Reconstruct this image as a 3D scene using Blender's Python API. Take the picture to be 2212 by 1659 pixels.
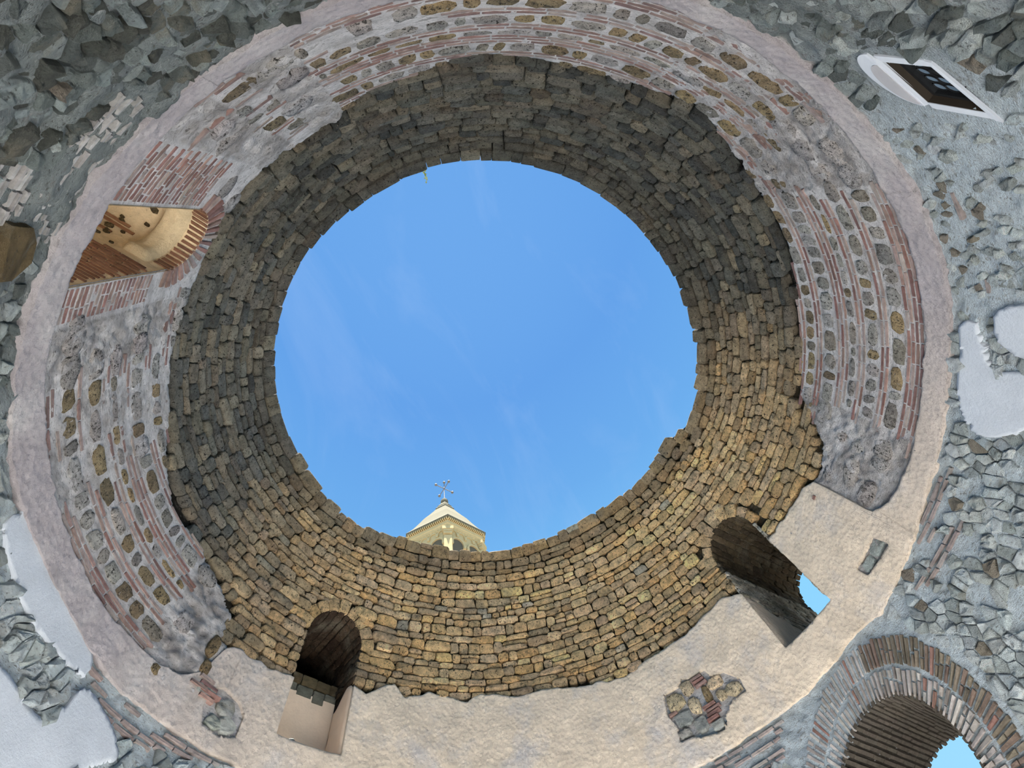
import bpy, math, random
import numpy as np
from mathutils import Matrix, Vector

for o in list(bpy.data.objects):
    bpy.data.objects.remove(o)
SC = bpy.context.scene
COL = SC.collection
random.seed(7)
RNG = np.random.default_rng(11)
PI = math.pi
rad, deg = math.radians, math.degrees

# ------------------------------------------------------------------ camera
CAM = np.array([0.3236, -4.0194, 1.6])
RT = np.array([0.9129986, 0.3783594, -0.1525702])
UP = np.array([0.4079627, -0.8467482, 0.3414440])
FW = np.array([0.0, 0.3739809, 0.9274364])
FPX = 950.0
cd = bpy.data.cameras.new('camera')
cam = bpy.data.objects.new('camera', cd)
COL.objects.link(cam)
cd.sensor_fit = 'HORIZONTAL'
cd.sensor_width = 36.0
cd.lens = FPX / 2212.0 * 36.0
cd.clip_start = 0.05
cd.clip_end = 500
cam.matrix_world = Matrix(((RT[0], UP[0], -FW[0], CAM[0]), (RT[1], UP[1], -FW[1], CAM[1]), (RT[2], UP[2], -FW[2], CAM[2]), (0, 0, 0, 1)))
SC.camera = cam

# ------------------------------------------------------------------ sky, sun, exposure
W = bpy.data.worlds.new('sky')
SC.world = W
W.use_nodes = True
nt = W.node_tree
nt.nodes.clear()
def N(t, kind, **kw):
    n = t.nodes.new(kind)
    for k, v in kw.items():
        setattr(n, k, v)
    return n
wo = N(nt, 'ShaderNodeOutputWorld'); bg = N(nt, 'ShaderNodeBackground')
tc = N(nt, 'ShaderNodeTexCoord'); sp = N(nt, 'ShaderNodeSeparateXYZ')
nt.links.new(tc.outputs['Generated'], sp.inputs[0])
rp = N(nt, 'ShaderNodeValToRGB')
rp.color_ramp.elements[0].position = 0.0; rp.color_ramp.elements[0].color = (.42, .78, 1.0, 1)
e = rp.color_ramp.elements[1]; e.position = 1.0; e.color = (.150, .385, .82, 1)
e = rp.color_ramp.elements.new(.55); e.color = (.26, .64, 1.0, 1)
e = rp.color_ramp.elements.new(.80); e.color = (.150, .41, .83, 1)
e = rp.color_ramp.elements.new(.92); e.color = (.128, .355, .80, 1)
nt.links.new(sp.outputs['Z'], rp.inputs[0])
mpn = N(nt, 'ShaderNodeMapping'); mpn.inputs['Scale'].default_value = (1.2, .45, .5); mpn.inputs['Rotation'].default_value = (0, 0, .5)
nt.links.new(tc.outputs['Generated'], mpn.inputs[0])
nz = N(nt, 'ShaderNodeTexNoise'); nz.inputs['Scale'].default_value = 5.0; nz.inputs['Detail'].default_value = 8; nz.inputs['Roughness'].default_value = .62; nz.inputs['Distortion'].default_value = .6
nt.links.new(mpn.outputs[0], nz.inputs['Vector'])
cr = N(nt, 'ShaderNodeValToRGB'); cr.color_ramp.elements[0].position = .5; cr.color_ramp.elements[1].position = .85
cr.color_ramp.elements[0].color = (0, 0, 0, 1); cr.color_ramp.elements[1].color = (.3, .3, .3, 1)
nt.links.new(nz.outputs['Fac'], cr.inputs[0])
mx = N(nt, 'ShaderNodeMixRGB'); mx.inputs['Color2'].default_value = (.42, .60, .93, 1)
nt.links.new(cr.outputs[0], mx.inputs['Fac']); nt.links.new(rp.outputs[0], mx.inputs['Color1'])
nt.links.new(mx.outputs[0], bg.inputs[0]); bg.inputs['Strength'].default_value = 1.03
nt.links.new(bg.outputs[0], wo.inputs[0])

sd = bpy.data.lights.new('sun', 'SUN'); sun = bpy.data.objects.new('sun', sd); COL.objects.link(sun)
sd.energy = 33.0; sd.angle = rad(.53); sd.color = (1.0, .975, .94)
SUN_EL, SUN_AZ = rad(83.5), rad(155.0)
sv = Vector((math.cos(SUN_EL) * math.sin(SUN_AZ), math.cos(SUN_EL) * math.cos(SUN_AZ), math.sin(SUN_EL)))
sun.rotation_euler = sv.to_track_quat('Z', 'Y').to_euler()
sun.location = (0, 0, 80)

vs = SC.view_settings
vs.view_transform = 'Standard'; vs.look = 'None'; vs.gamma = 1.0; vs.use_curve_mapping = False
vs.exposure = 0.0

# ------------------------------------------------------------------ helpers
def srgb(r, g, b):
    f = lambda c: (c / 255 / 12.92) if c / 255 <= .04045 else ((c / 255 + .055) / 1.055) ** 2.4
    return np.array([f(r), f(g), f(b)])
def hash3(ix, iy, iz, seed):
    h = (ix.astype(np.int64) * 374761393 + iy.astype(np.int64) * 668265263 + iz.astype(np.int64) * 2147483647 + seed * 974634777) & 0xFFFFFFFF
    h = ((h ^ (h >> 13)) * 1274126177) & 0xFFFFFFFF
    h = ((h ^ (h >> 16)) * 2246822519) & 0xFFFFFFFF
    return ((h ^ (h >> 15)) & 0xFFFFFF) / float(0xFFFFFF)
def vnoise(x, y, z, seed=0):
    x, y, z = np.broadcast_arrays(np.asarray(x, float), np.asarray(y, float), np.asarray(z, float))
    ix, iy, iz = np.floor(x), np.floor(y), np.floor(z)
    fx, fy, fz = x - ix, y - iy, z - iz
    fx = fx * fx * (3 - 2 * fx); fy = fy * fy * (3 - 2 * fy); fz = fz * fz * (3 - 2 * fz)
    r = 0
    for dx in (0, 1):
        for dy in (0, 1):
            for dz in (0, 1):
                w = (fx if dx else 1 - fx) * (fy if dy else 1 - fy) * (fz if dz else 1 - fz)
                r = r + w * hash3(ix + dx, iy + dy, iz + dz, seed)
    return r * 2 - 1
def fbm(x, y, z, sc, octv=3, seed=0, gain=.5):
    r, a, t = 0, 1, 0
    for k in range(octv):
        r = r + a * vnoise(x * sc, y * sc, z * sc, seed + k); t += a; a *= gain; sc *= 2.03
    return r / t

def mk_mesh(name, V, F, tint=None, smooth=False):
    """V (n,3); F (m,3) or (m,4) int array"""
    V = np.asarray(V, np.float32); F = np.asarray(F, np.int32)
    me = bpy.data.meshes.new(name)
    k = F.shape[1]
    me.vertices.add(len(V)); me.vertices.foreach_set('co', V.ravel())
    me.loops.add(F.size); me.loops.foreach_set('vertex_index', F.ravel())
    me.polygons.add(len(F)); me.polygons.foreach_set('loop_start', np.arange(0, F.size, k, dtype=np.int32))
    try:
        me.polygons.foreach_set('loop_total', np.full(len(F), k, np.int32))
    except Exception:
        pass
    me.polygons.foreach_set('use_smooth', np.full(len(F), smooth, bool))
    if tint is not None:
        t = np.asarray(tint, np.float32)
        if t.ndim == 1:
            t = np.tile(t, (len(V), 1))
        a = me.attributes.new('tint', 'FLOAT_COLOR', 'POINT')
        a.data.foreach_set('color', np.c_[t, np.ones(len(t), np.float32)].astype(np.float32).ravel())
    me.update(calc_edges=True)
    me.validate()
    return me
def add(name, me, m, parent=None, kind=None, label=None, cat=None, group=None):
    if m is not None and len(me.materials) == 0:
        me.materials.append(m)
    o = bpy.data.objects.new(name, me); COL.objects.link(o)
    if parent is not None:
        o.parent = parent
        if parent.type == 'EMPTY':
            o.matrix_parent_inverse = Matrix.Identity(4)
    if kind: o['kind'] = kind
    if label: o['label'] = label
    if cat: o['category'] = cat
    if group: o['group'] = group
    return o
def empty(name, loc, label, cat, rot=(0, 0, 0), kind=None):
    o = bpy.data.objects.new(name, None); COL.objects.link(o)
    o.location = loc; o.rotation_euler = rot; o.empty_display_size = .2
    o['label'] = label; o['category'] = cat
    if kind: o['kind'] = kind
    return o

class MB:
    """collects triangles/quads for one mesh"""
    def __init__(s): s.v = []; s.f = []
    def addv(s, V, F):
        o = len(s.v); s.v += [tuple(p) for p in V]; s.f += [tuple(i + o for i in f) for f in F]; return s
    def box(s, c, d, M=None):
        P = [np.array((sx * d[0] / 2, sy * d[1] / 2, sz * d[2] / 2)) + c for sx in (-1, 1) for sy in (-1, 1) for sz in (-1, 1)]
        if M is not None: P = [M(p) for p in P]
        return s.addv(P, [(0, 1, 3, 2), (4, 6, 7, 5), (0, 4, 5, 1), (2, 3, 7, 6), (0, 2, 6, 4), (1, 5, 7, 3)])
    def tube(s, a, b, r0, r1=None, n=10, cap=True):
        r1 = r0 if r1 is None else r1
        a, b = np.array(a, float), np.array(b, float); d = (b - a) / np.linalg.norm(b - a)
        u = np.cross(d, (0, 0, 1) if abs(d[2]) < .9 else (1, 0, 0)); u /= np.linalg.norm(u); w = np.cross(d, u)
        P = [p + r * (math.cos(2 * PI * i / n) * u + math.sin(2 * PI * i / n) * w) for p, r in ((a, r0), (b, r1)) for i in range(n)]
        F = [(i, (i + 1) % n, n + (i + 1) % n, n + i) for i in range(n)]
        if cap: F += [tuple(range(n - 1, -1, -1)), tuple(range(n, 2 * n))]
        return s.addv(P, F)
    def lathe(s, prof, n=16, c=(0, 0, 0), ang0=0.0):
        P = [(c[0] + r * math.sin(ang0 + 2 * PI * i / n), c[1] - r * math.cos(ang0 + 2 * PI * i / n), c[2] + z) for r, z in prof for i in range(n)]
        F = [(k * n + i, k * n + (i + 1) % n, (k + 1) * n + (i + 1) % n, (k + 1) * n + i) for k in range(len(prof) - 1) for i in range(n)]
        F += [tuple(range(n - 1, -1, -1)), tuple((len(prof) - 1) * n + i for i in range(n))]
        return s.addv(P, F)
    def ball(s, c, r, n=12, m=8):
        return s.lathe([(max(r * math.sin(PI * k / m), r * .02), -r * math.cos(PI * k / m)) for k in range(m + 1)], n, c)
    def build(s, name, m, parent=None, tint=None, smooth=False, **kw):
        me = bpy.data.meshes.new(name); me.from_pydata(s.v, [], s.f)
        if smooth: me.polygons.foreach_set('use_smooth', [True] * len(me.polygons))
        if tint is not None:
            a = me.attributes.new('tint', 'FLOAT_COLOR', 'POINT')
            a.data.foreach_set('color', np.tile(np.append(tint, 1).astype(np.float32), (len(s.v), 1)).ravel())
        me.update()
        return add(name, me, m, parent, **kw)

# ------------------------------------------------------------------ materials
def stone_mat(name, var=(.75, 1.2), vscale=6, speck=None, bump=((30, .02), (90, .008)), rough=.95, vor=None, strata=1.0, colvar=None):
    m = bpy.data.materials.new(name); m.use_nodes = True
    t = m.node_tree; t.nodes.clear(); L = t.links.new
    out = N(t, 'ShaderNodeOutputMaterial'); pb = N(t, 'ShaderNodeBsdfPrincipled'); L(pb.outputs[0], out.inputs[0])
    pb.inputs['Roughness'].default_value = rough
    pb.inputs['Specular IOR Level'].default_value = .15
    at = N(t, 'ShaderNodeAttribute'); at.attribute_name = 'tint'
    co = N(t, 'ShaderNodeTexCoord'); cvec = co.outputs['Object']
    if strata != 1.0:      # bedding: noise drawn out along the courses
        mp = N(t, 'ShaderNodeMapping'); mp.inputs['Scale'].default_value = (1 / strata ** .5, 1 / strata ** .5, strata ** .75); L(cvec, mp.inputs[0]); cvec = mp.outputs[0]
    def noise(sc, det=4, ro=.6):
        n = N(t, 'ShaderNodeTexNoise'); n.inputs['Scale'].default_value = sc; n.inputs['Detail'].default_value = det; n.inputs['Roughness'].default_value = ro
        L(cvec, n.inputs['Vector']); return n
    n1 = noise(vscale, 6, .65)
    r1 = N(t, 'ShaderNodeMapRange'); r1.inputs['From Min'].default_value = .3; r1.inputs['From Max'].default_value = .7
    r1.inputs['To Min'].default_value = var[0]; r1.inputs['To Max'].default_value = var[1]
    L(n1.outputs['Fac'], r1.inputs['Value'])
    mul = N(t, 'ShaderNodeVectorMath', operation='SCALE'); L(at.outputs['Color'], mul.inputs[0]); L(r1.outputs[0], mul.inputs['Scale'])
    cur = mul.outputs[0]
    if colvar:
        n3 = noise(colvar[0], 5, .6)
        rr = N(t, 'ShaderNodeMapRange'); rr.inputs['From Min'].default_value = colvar[2]; rr.inputs['From Max'].default_value = colvar[3]
        L(n3.outputs['Fac'], rr.inputs['Value'])
        mm = N(t, 'ShaderNodeMixRGB'); mm.inputs['Color2'].default_value = (*colvar[1], 1)
        L(rr.outputs[0], mm.inputs['Fac']); L(cur, mm.inputs['Color1']); cur = mm.outputs[0]
    if speck:
        for (sc, lo, hi, colr, amt) in speck:
            n2 = noise(sc, 5, .7)
            r2 = N(t, 'ShaderNodeMapRange'); r2.inputs['From Min'].default_value = lo; r2.inputs['From Max'].default_value = hi; r2.inputs['To Max'].default_value = amt
            L(n2.outputs['Fac'], r2.inputs['Value'])
            mm = N(t, 'ShaderNodeMixRGB'); mm.inputs['Color2'].default_value = (*colr, 1)
            L(r2.outputs[0], mm.inputs['Fac']); L(cur, mm.inputs['Color1']); cur = mm.outputs[0]
    L(cur, pb.inputs['Base Color'])
    prev = None
    for sc, dist in bump:
        nb = noise(sc, 5, .65)
        b = N(t, 'ShaderNodeBump'); b.inputs['Strength'].default_value = 1.0; b.inputs['Distance'].default_value = dist
        L(nb.outputs['Fac'], b.inputs['Height'])
        if prev: L(prev.outputs[0], b.inputs['Normal'])
        prev = b
    if vor:
        sc, dist = vor
        vn = N(t, 'ShaderNodeTexVoronoi'); vn.inputs['Scale'].default_value = sc; vn.feature = 'SMOOTH_F1'; vn.inputs['Smoothness'].default_value = .5
        L(co.outputs['Object'], vn.inputs['Vector'])
        b = N(t, 'ShaderNodeBump'); b.inputs['Strength'].default_value = 1.0; b.inputs['Distance'].default_value = dist
        L(vn.outputs['Distance'], b.inputs['Height'])
        if prev: L(prev.outputs[0], b.inputs['Normal'])
        prev = b
    if prev: L(prev.outputs[0], pb.inputs['Normal'])
    return m
def plain(name, col, rough=.6, metal=0, emit=None, noise=.12):
    m = bpy.data.materials.new(name); m.use_nodes = True; t = m.node_tree; pb = t.nodes['Principled BSDF']
    pb.inputs['Roughness'].default_value = rough; pb.inputs['Metallic'].default_value = metal
    if rough >= .8: pb.inputs['Specular IOR Level'].default_value = .0
    n = N(t, 'ShaderNodeTexNoise'); n.inputs['Scale'].default_value = 3.0; n.inputs['Detail'].default_value = 6
    co = N(t, 'ShaderNodeTexCoord'); t.links.new(co.outputs['Object'], n.inputs['Vector'])
    mm = N(t, 'ShaderNodeMixRGB'); mm.inputs['Color1'].default_value = (*(np.array(col) * (1 - noise)), 1); mm.inputs['Color2'].default_value = (*np.minimum(np.array(col) * (1 + noise), 1), 1)
    t.links.new(n.outputs['Fac'], mm.inputs['Fac']); t.links.new(mm.outputs[0], pb.inputs['Base Color'])
    if emit:
        pb.inputs['Emission Color'].default_value = (*emit[0], 1); pb.inputs['Emission Strength'].default_value = emit[1]
    return m
DK = (.02, .018, .015)  # dark speckles below: stone crust plus pit shade painted into the colour
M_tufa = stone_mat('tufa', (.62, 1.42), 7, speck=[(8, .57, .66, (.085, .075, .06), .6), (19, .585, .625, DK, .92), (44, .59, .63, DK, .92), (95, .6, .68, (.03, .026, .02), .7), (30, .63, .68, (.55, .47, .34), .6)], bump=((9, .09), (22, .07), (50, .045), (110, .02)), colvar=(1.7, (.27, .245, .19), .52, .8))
M_block = stone_mat('weathered_block', (.6, 1.4), 9, speck=[(10, .56, .64, (.06, .052, .044), .75), (21, .57, .61, DK, .92), (46, .58, .62, DK, .92), (26, .61, .66, (.5, .48, .46), .75)], bump=((12, .08), (30, .06), (70, .03)))
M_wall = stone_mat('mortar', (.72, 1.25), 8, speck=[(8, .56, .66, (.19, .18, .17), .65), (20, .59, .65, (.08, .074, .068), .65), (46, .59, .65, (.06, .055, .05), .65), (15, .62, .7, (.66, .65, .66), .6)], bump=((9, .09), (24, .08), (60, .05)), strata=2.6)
M_brick = stone_mat('brick_clay', (.7, 1.25), 9, speck=[(40, .62, .75, (.45, .42, .40), .35)], bump=((35, .01), (110, .006)))
M_plaster = stone_mat('pink_plaster', (.84, 1.12), 2.4, speck=[(26, .6, .72, (.30, .26, .24), .45), (70, .62, .74, (.22, .19, .17), .5)], bump=((7, .03), (18, .03), (45, .03), (120, .014)), vor=(13, .018), colvar=(1.1, tuple(srgb(212, 208, 208)), .5, .75))
M_white = stone_mat('white_render', (.9, 1.06), 2.0, bump=((25, .006), (120, .003)), speck=[(50, .68, .8, (.4, .4, .42), .4)])
M_lime = stone_mat('limestone', (.68, 1.22), 7, speck=[(10, .58, .7, (.17, .165, .15), .65), (32, .59, .67, (.06, .058, .052), .75)], bump=((9, .06), (24, .06), (60, .04), (120, .015)), strata=2.0, colvar=(3.0, tuple(srgb(150, 145, 130)), .56, .78))
M_sand = stone_mat('sandy_plaster', (.8, 1.15), 5, speck=[(26, .62, .72, (.12, .09, .05), .5)], bump=((14, .03), (60, .012)))
M_tower = plain('tower_limestone', srgb(200, 180, 138), .9, noise=.1)
M_towerd = plain('tower_shadow_stone', srgb(104, 98, 86), .9)
M_roof = plain('tower_roof_stone', srgb(110, 106, 93), .9, noise=.12)
M_metal = plain('pale_metal', srgb(112, 104, 98), .6, .0)
M_dark = plain('dark_metal', srgb(45, 45, 48), .5, .2)
M_lead = plain('lead_came', srgb(28, 30, 33), .5, .3)
M_frame = plain('white_stone_frame', srgb(180, 186, 195), .85, noise=.06)
M_reveal = plain('dark_reveal', srgb(52, 47, 42), .8, noise=.3)  # dark brown for the leaded window's reveal and back
M_pane = plain('old_glass', srgb(92, 110, 128), .12, 0, noise=.12)
M_lens = plain('lamp_lens', srgb(235, 245, 245), .3, 0, emit=((.75, 1.0, .95), 3.0))
M_floor = plain('floor_stone', srgb(214, 212, 208), .8, noise=.1)
M_leaf = plain('leaf', srgb(150, 165, 110), .7, noise=.25)
M_ground = plain('ground_paving', srgb(112, 108, 102), .9)

# ------------------------------------------------------------------ the rotunda's surface: theta (deg, 0 = straight ahead, + to the right), s (height, arc length above the springing), h (inwards)
R, HS, ROUT = 6.0, 8.52, 9.2
def S(th, s, h=0.0):
    th, s, h = np.broadcast_arrays(np.radians(np.asarray(th, float)), np.asarray(s, float), np.asarray(h, float))
    ph = np.maximum(0, (s - HS) / R)
    z = np.where(s < HS, s, HS + R * np.sin(ph)); r = R * np.cos(ph)
    rr = r - h * np.cos(ph); zz = z - h * np.sin(ph)
    return np.stack([rr * np.sin(th), rr * np.cos(th), zz], -1)
def z2s(z):
    z = np.asarray(z, float)
    return np.where(z < HS, z, HS + R * np.arcsin(np.clip((z - HS) / R, 0, .99)))
def rz(z):
    return math.sqrt(R * R - max(0, z - HS) ** 2)
def nt180(th):
    return (np.asarray(th, float) + 180) % 360 - 180
def interp(tab):
    t = np.array(sorted(tab)); x = np.r_[t[:, 0] - 360, t[:, 0], t[:, 0] + 360]; y = np.tile(t[:, 1], 3)
    return lambda th: np.interp(nt180(th), x, y)
ocu = [(-176.6, 5.06), (-168.1, 5.05), (-160, 5.11), (-149.6, 5.15), (-140, 5.14), (-121, 5.12), (-106, 5.12), (-94, 5.1), (-83, 5.15), (-70, 5.18), (-64, 5.13), (-57, 5.05), (-45, 5.02), (-33, 5.05), (-17, 5.03), (4, 5.0), (17, 4.99), (26, 5.06), (37, 5.06), (44, 5.02), (52, 5.18), (58, 5.23), (64, 5.19), (75, 5.14), (85, 5.09), (94, 5.05), (111, 4.99), (127, 4.98), (139, 5.0), (149, 5.04), (159, 5.06), (172, 5.09)]
s_top = interp([(a, HS + R * math.acos(r / R)) for a, r in ocu])
tufa_lo = interp([(a, float(z2s(z))) for a, z in [(-132, 9.33), (-121, 9.26), (-112.6, 8.94), (-105, 8.71), (-98, 8.84), (-89.4, 8.62), (-84.5, 8.3), (-83.5, 7.71), (-79.8, 7.77), (-73, 7.83), (-69.5, 7.85), (-58, 8.18), (-55, 8.05), (-49.5, 8.40), (-47, 8.1), (-42, 8.3), (-38.7, 8.26), (-34, 8.12), (-31, 8.32), (-25, 8.18), (-17.2, 8.22), (-9.5, 8.06), (-.6, 7.93), (6, 8.05), (14.6, 8.09), (25.6, 8.24), (30.3, 8.0), (42.6, 8.33), (51.4, 8.31), (57, 8.25), (60.5, 8.21), (65.3, 8.4), (70, 8.9), (71.5, 9.1), (79, 9.19), (92, 9.19), (101.7, 9.04), (113, 9.02), (124, 8.9), (132, 8.58), (137.5, 8.78), (142, 8.93), (149.7, 8.98), (155.8, 8.89), (162.8, 8.76), (170, 9.05), (178.3, 9.16), (-174.6, 9.57), (-168, 9.51), (-161.6, 9.39), (-155.3, 9.37), (-150, 9.45), (-143.7, 9.5), (-136.6, 9.44)]])
band_lo = interp([(-125, 6.36), (-115, 6.42), (-109, 6.45), (-100, 6.38), (-94, 6.32), (-88, 6.36), (-73, 6.35), (-40, 6.2), (0, 6.05), (6.6, 6.04), (26, 6.06), (33, 6.1), (41, 6.16), (45.6, 6.08), (55.6, 6.2), (65.5, 6.34), (75, 6.38), (92, 6.42), (101, 6.38), (112, 6.42), (129, 6.5), (160, 6.45), (-175, 6.45), (-150, 6.4)])
band_up = interp([(-123, 6.8), (-110, 6.8), (-103, 6.8), (-95, 6.84), (-91, 6.88), (-88, 6.95), (-85, 7.2), (-83.2, 7.7), (-82, 7.8), (-80, 7.82), (-73, 7.87), (-69.5, 7.9), (-58, 8.22), (-55, 8.09), (-49.5, 8.44), (-47, 8.16), (-42, 8.34), (-38.7, 8.30), (-34, 8.16), (-31, 8.36), (-25, 8.22), (-17, 8.26), (-9.5, 8.10), (-.6, 7.97), (6, 8.09), (14.6, 8.13), (25.6, 8.28), (30.3, 8.04), (42.6, 8.37), (51.4, 8.35), (55, 8.31), (57.6, 8.15), (58.4, 7.5), (59, 6.95), (62.5, 6.76), (70, 6.72), (77, 6.74), (97, 6.74), (117, 6.77), (126.5, 6.8), (140, 6.72), (160, 6.74), (-175, 6.76), (-163, 6.74), (-155, 6.76), (-145, 6.78), (-140, 6.76)])

def proj(P):
    d = np.asarray(P) - CAM; z = d @ FW
    zz = np.where(z > .05, z, np.nan)
    return np.stack([1106 + FPX * (d @ RT) / zz, 829.5 - FPX * (d @ UP) / zz], -1)
def px_area(P):
    q = proj(P)
    if np.isnan(q).any(): return 0.0
    c = q.mean(0)
    if not (-12 < c[0] < 2224 and -12 < c[1] < 1671): return 0.0
    x, y = q[:, 0], q[:, 1]
    return abs(np.dot(x, np.roll(y, -1)) - np.dot(y, np.roll(x, -1))) / 2

# ------------------------------------------------------------------ openings
class Win:
    def __init__(s, thc, hw, sill, top, D):
        s.thc, s.hw, s.sill, s.top, s.D = thc, hw, sill, top, D
        s.spring = top - hw
        s.o = np.array([math.sin(rad(thc)), math.cos(rad(thc)), 0]); s.r = np.array([math.cos(rad(thc)), -math.sin(rad(thc)), 0])
        s.Hj = s.spring - sill; s.L = 2 * s.Hj + PI * hw
    def prof(s, a):
        """perimeter: right jamb bottom, up, over the arch, down the left jamb; returns x, z, inward normal"""
        a = np.asarray(a, float); Hj, hw = s.Hj, s.hw
        ang = np.clip((a - Hj) / hw, 0, PI)
        x = hw * np.cos(ang); z = s.spring + hw * np.sin(ang) - np.where(a < Hj, Hj - a, 0) - np.where(a > Hj + PI * hw, a - Hj - PI * hw, 0)
        return x, z, -np.cos(ang), -np.sin(ang)
    def loc(s, x, d, z):
        x, d, z = np.broadcast_arrays(np.asarray(x, float), np.asarray(d, float), np.asarray(z, float))
        return (R + d)[..., None] * s.o + x[..., None] * s.r + z[..., None] * np.array([0, 0, 1.0])
    def front(s, x, z):
        return np.sqrt(np.maximum(R * R - np.maximum(0, z - HS) ** 2 - x * x, 1)) - R
    def T(s, a, b, h=0.0):
        """tunnel surface: b = depth behind the wall face"""
        x, z, nx, nz = s.prof(a)
        f = s.front(x, z)
        w = np.clip(np.asarray(b, float) / .3, 0, 1)
        return s.loc(x + nx * h, f * (1 - w) + b, z + nz * h)
    def ts(s, x, z):
        return s.thc + deg(math.asin(np.clip(x / rz(z), -1, 1))), float(z2s(z))
    def poly(s, n=28):
        return [s.ts(x, z) for x, z in [(float(s.prof(a)[0]), float(s.prof(a)[1])) for a in np.r_[np.linspace(0, s.Hj, 16), np.linspace(s.Hj, s.Hj + PI * s.hw, n)[1:-1], np.linspace(s.Hj + PI * s.hw, s.L, 16)]]]
W1 = Win(-149.6, .487, 6.78, 9.10, 1.7)
W2 = Win(-63.5, .617, 6.94, 9.62, 2.4)
W3 = Win(36.0, .630, 6.75, 9.56, 3.1)
# brick arch of the doorway (it leans a little)
DX, DZ, DR, DK_ = -.56, 4.27, 1.12, .45
def dts(X, z):
    return 35 + deg((X + DX + DK_ * (z - 4.3)) / R), z
def dpolar(r, ang):
    return dts(r * math.cos(ang), DZ + r * math.sin(ang))
door_poly = [dts(DR, z) for z in np.arange(.02, DZ, .06)] + [dpolar(DR, a) for a in np.linspace(0, PI, 44)] + [dts(-DR, z) for z in np.arange(.02, DZ, .06)[::-1]]
LQ = {'A': (128.4, 5.90), 'B': (126.1, 5.575), 'C': (119.9, 5.42), 'D': (122.5, 5.82)}   # leaded window: lintel A-D, sill B-C
lead_poly = []
for p, q in (('A', 'B'), ('B', 'C'), ('C', 'D'), ('D', 'A')):
    for t in np.linspace(0, 1, 12)[:-1]:
        lead_poly.append(tuple(np.array(LQ[p]) * (1 - t) + np.array(LQ[q]) * t))
lc_ = np.mean(np.array(lead_poly), 0); lead_poly = [tuple(lc_ + (np.array(p) - lc_) * 1.07) for p in lead_poly]
OPEN = [W1.poly(), W2.poly(), W3.poly(), door_poly, lead_poly]

def inside(th, s, poly):
    P = np.asarray(poly); x, y = np.asarray(th, float), np.asarray(s, float); c = np.zeros(np.broadcast(x, y).shape, bool)
    j = len(P) - 1
    for i in range(len(P)):
        xi, yi, xj, yj = *P[i], *P[j]
        if yi != yj:
            c ^= ((yi > y) != (yj > y)) & (x < (xj - xi) * (y - yi) / (yj - yi) + xi)
        j = i
    return c
KM = rad(1) * R       # metres per degree
def snap(th, s, poly, tol):
    """move grid points that lie within tol metres of the outline onto it"""
    P = np.asarray(poly, float); bb = (th > P[:, 0].min() - 1.5) & (th < P[:, 0].max() + 1.5) & (s > P[:, 1].min() - .2) & (s < P[:, 1].max() + .2)
    idx = np.nonzero(bb)
    if len(idx[0]) == 0: return th, s
    x, y = th[idx] * KM, s[idx]; bd = np.full(x.shape, 9.); bx, by = x.copy(), y.copy()
    for i in range(len(P)):
        a = P[i] * (KM, 1); b = P[(i + 1) % len(P)] * (KM, 1); d = b - a; l = d @ d
        if l < 1e-12: continue
        t = np.clip(((x - a[0]) * d[0] + (y - a[1]) * d[1]) / l, 0, 1); qx, qy = a[0] + t * d[0], a[1] + t * d[1]
        dd = np.hypot(x - qx, y - qy); k = dd < bd; bd[k] = dd[k]; bx[k] = qx[k]; by[k] = qy[k]
    k = bd < tol
    th = th.copy(); s = s.copy(); x[k] = bx[k]; y[k] = by[k]
    th[idx] = x / KM; s[idx] = y
    return th, s

WHITE = [('wall_right', [(93.2, 6.32), (94.5, 6.1), (90.5, 6.02), (87.4, 5.9), (88.6, 5.64), (88.6, 5.3), (81.5, 5.4), (77.6, 5.9), (79.4, 6.16), (84.3, 6.32), (89.3, 6.28)], srgb(176, 183, 193)),
         ('wall_right', [(95.7, 5.9), (97.2, 5.7), (97.2, 5.4), (90.2, 5.4), (90.5, 5.75), (93, 5.92)], srgb(176, 183, 193)),
         ('wall_left', [(-121.5, 6.2), (-120.5, 6.5), (-116.9, 6.5), (-113.7, 6.47), (-108.3, 6.5), (-102.9, 6.45), (-99.4, 6.36), (-99.2, 6.12), (-104.1, 6.08), (-110, 6.05), (-115, 6.1), (-119.5, 6.12)], srgb(172, 179, 189)),
         ('wall_left', [(-109, 5.66), (-104, 5.61), (-100.2, 5.58), (-98.5, 5.8), (-99.1, 6.03), (-97, 6.12), (-92, 5.98), (-88.8, 5.77), (-91.5, 5.6), (-94, 5.3), (-98, 5.0), (-107, 4.9)], srgb(172, 179, 189))]
# ------------------------------------------------------------------ wall shells
C_mort = srgb(246, 243, 245); C_weath = srgb(170, 165, 164); C_low = srgb(210, 223, 233); C_tmort = srgb(46, 45, 43); C_tmortF = srgb(92, 82, 64)  # tufa joint mortar is darkened: shade of the deep gaps put into its colour
def grey_core(th, s):
    t = nt180(th); g = np.zeros(np.broadcast(t, s).shape)
    for a, b in ((-177, -171.5), (-168.5, -162.5), (-140, -132.5), (-94.5, -82), (113, 127), (46, 73)): g = np.where((t > a) & (t < b), 1, g)
    g = np.where((t > 127) & (t < 141), .5, g); g = np.where((t > -129.3) & (t < -118), .4, g)
    return g
WALLS = {'wall_front': (-80.0, 60.0), 'wall_right': (60.0, 112.0), 'wall_back': (112.0, 190.0), 'wall_left': (-170.0, -80.0)}
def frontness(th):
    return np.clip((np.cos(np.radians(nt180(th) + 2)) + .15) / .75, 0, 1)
WOBJ = {}
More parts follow.
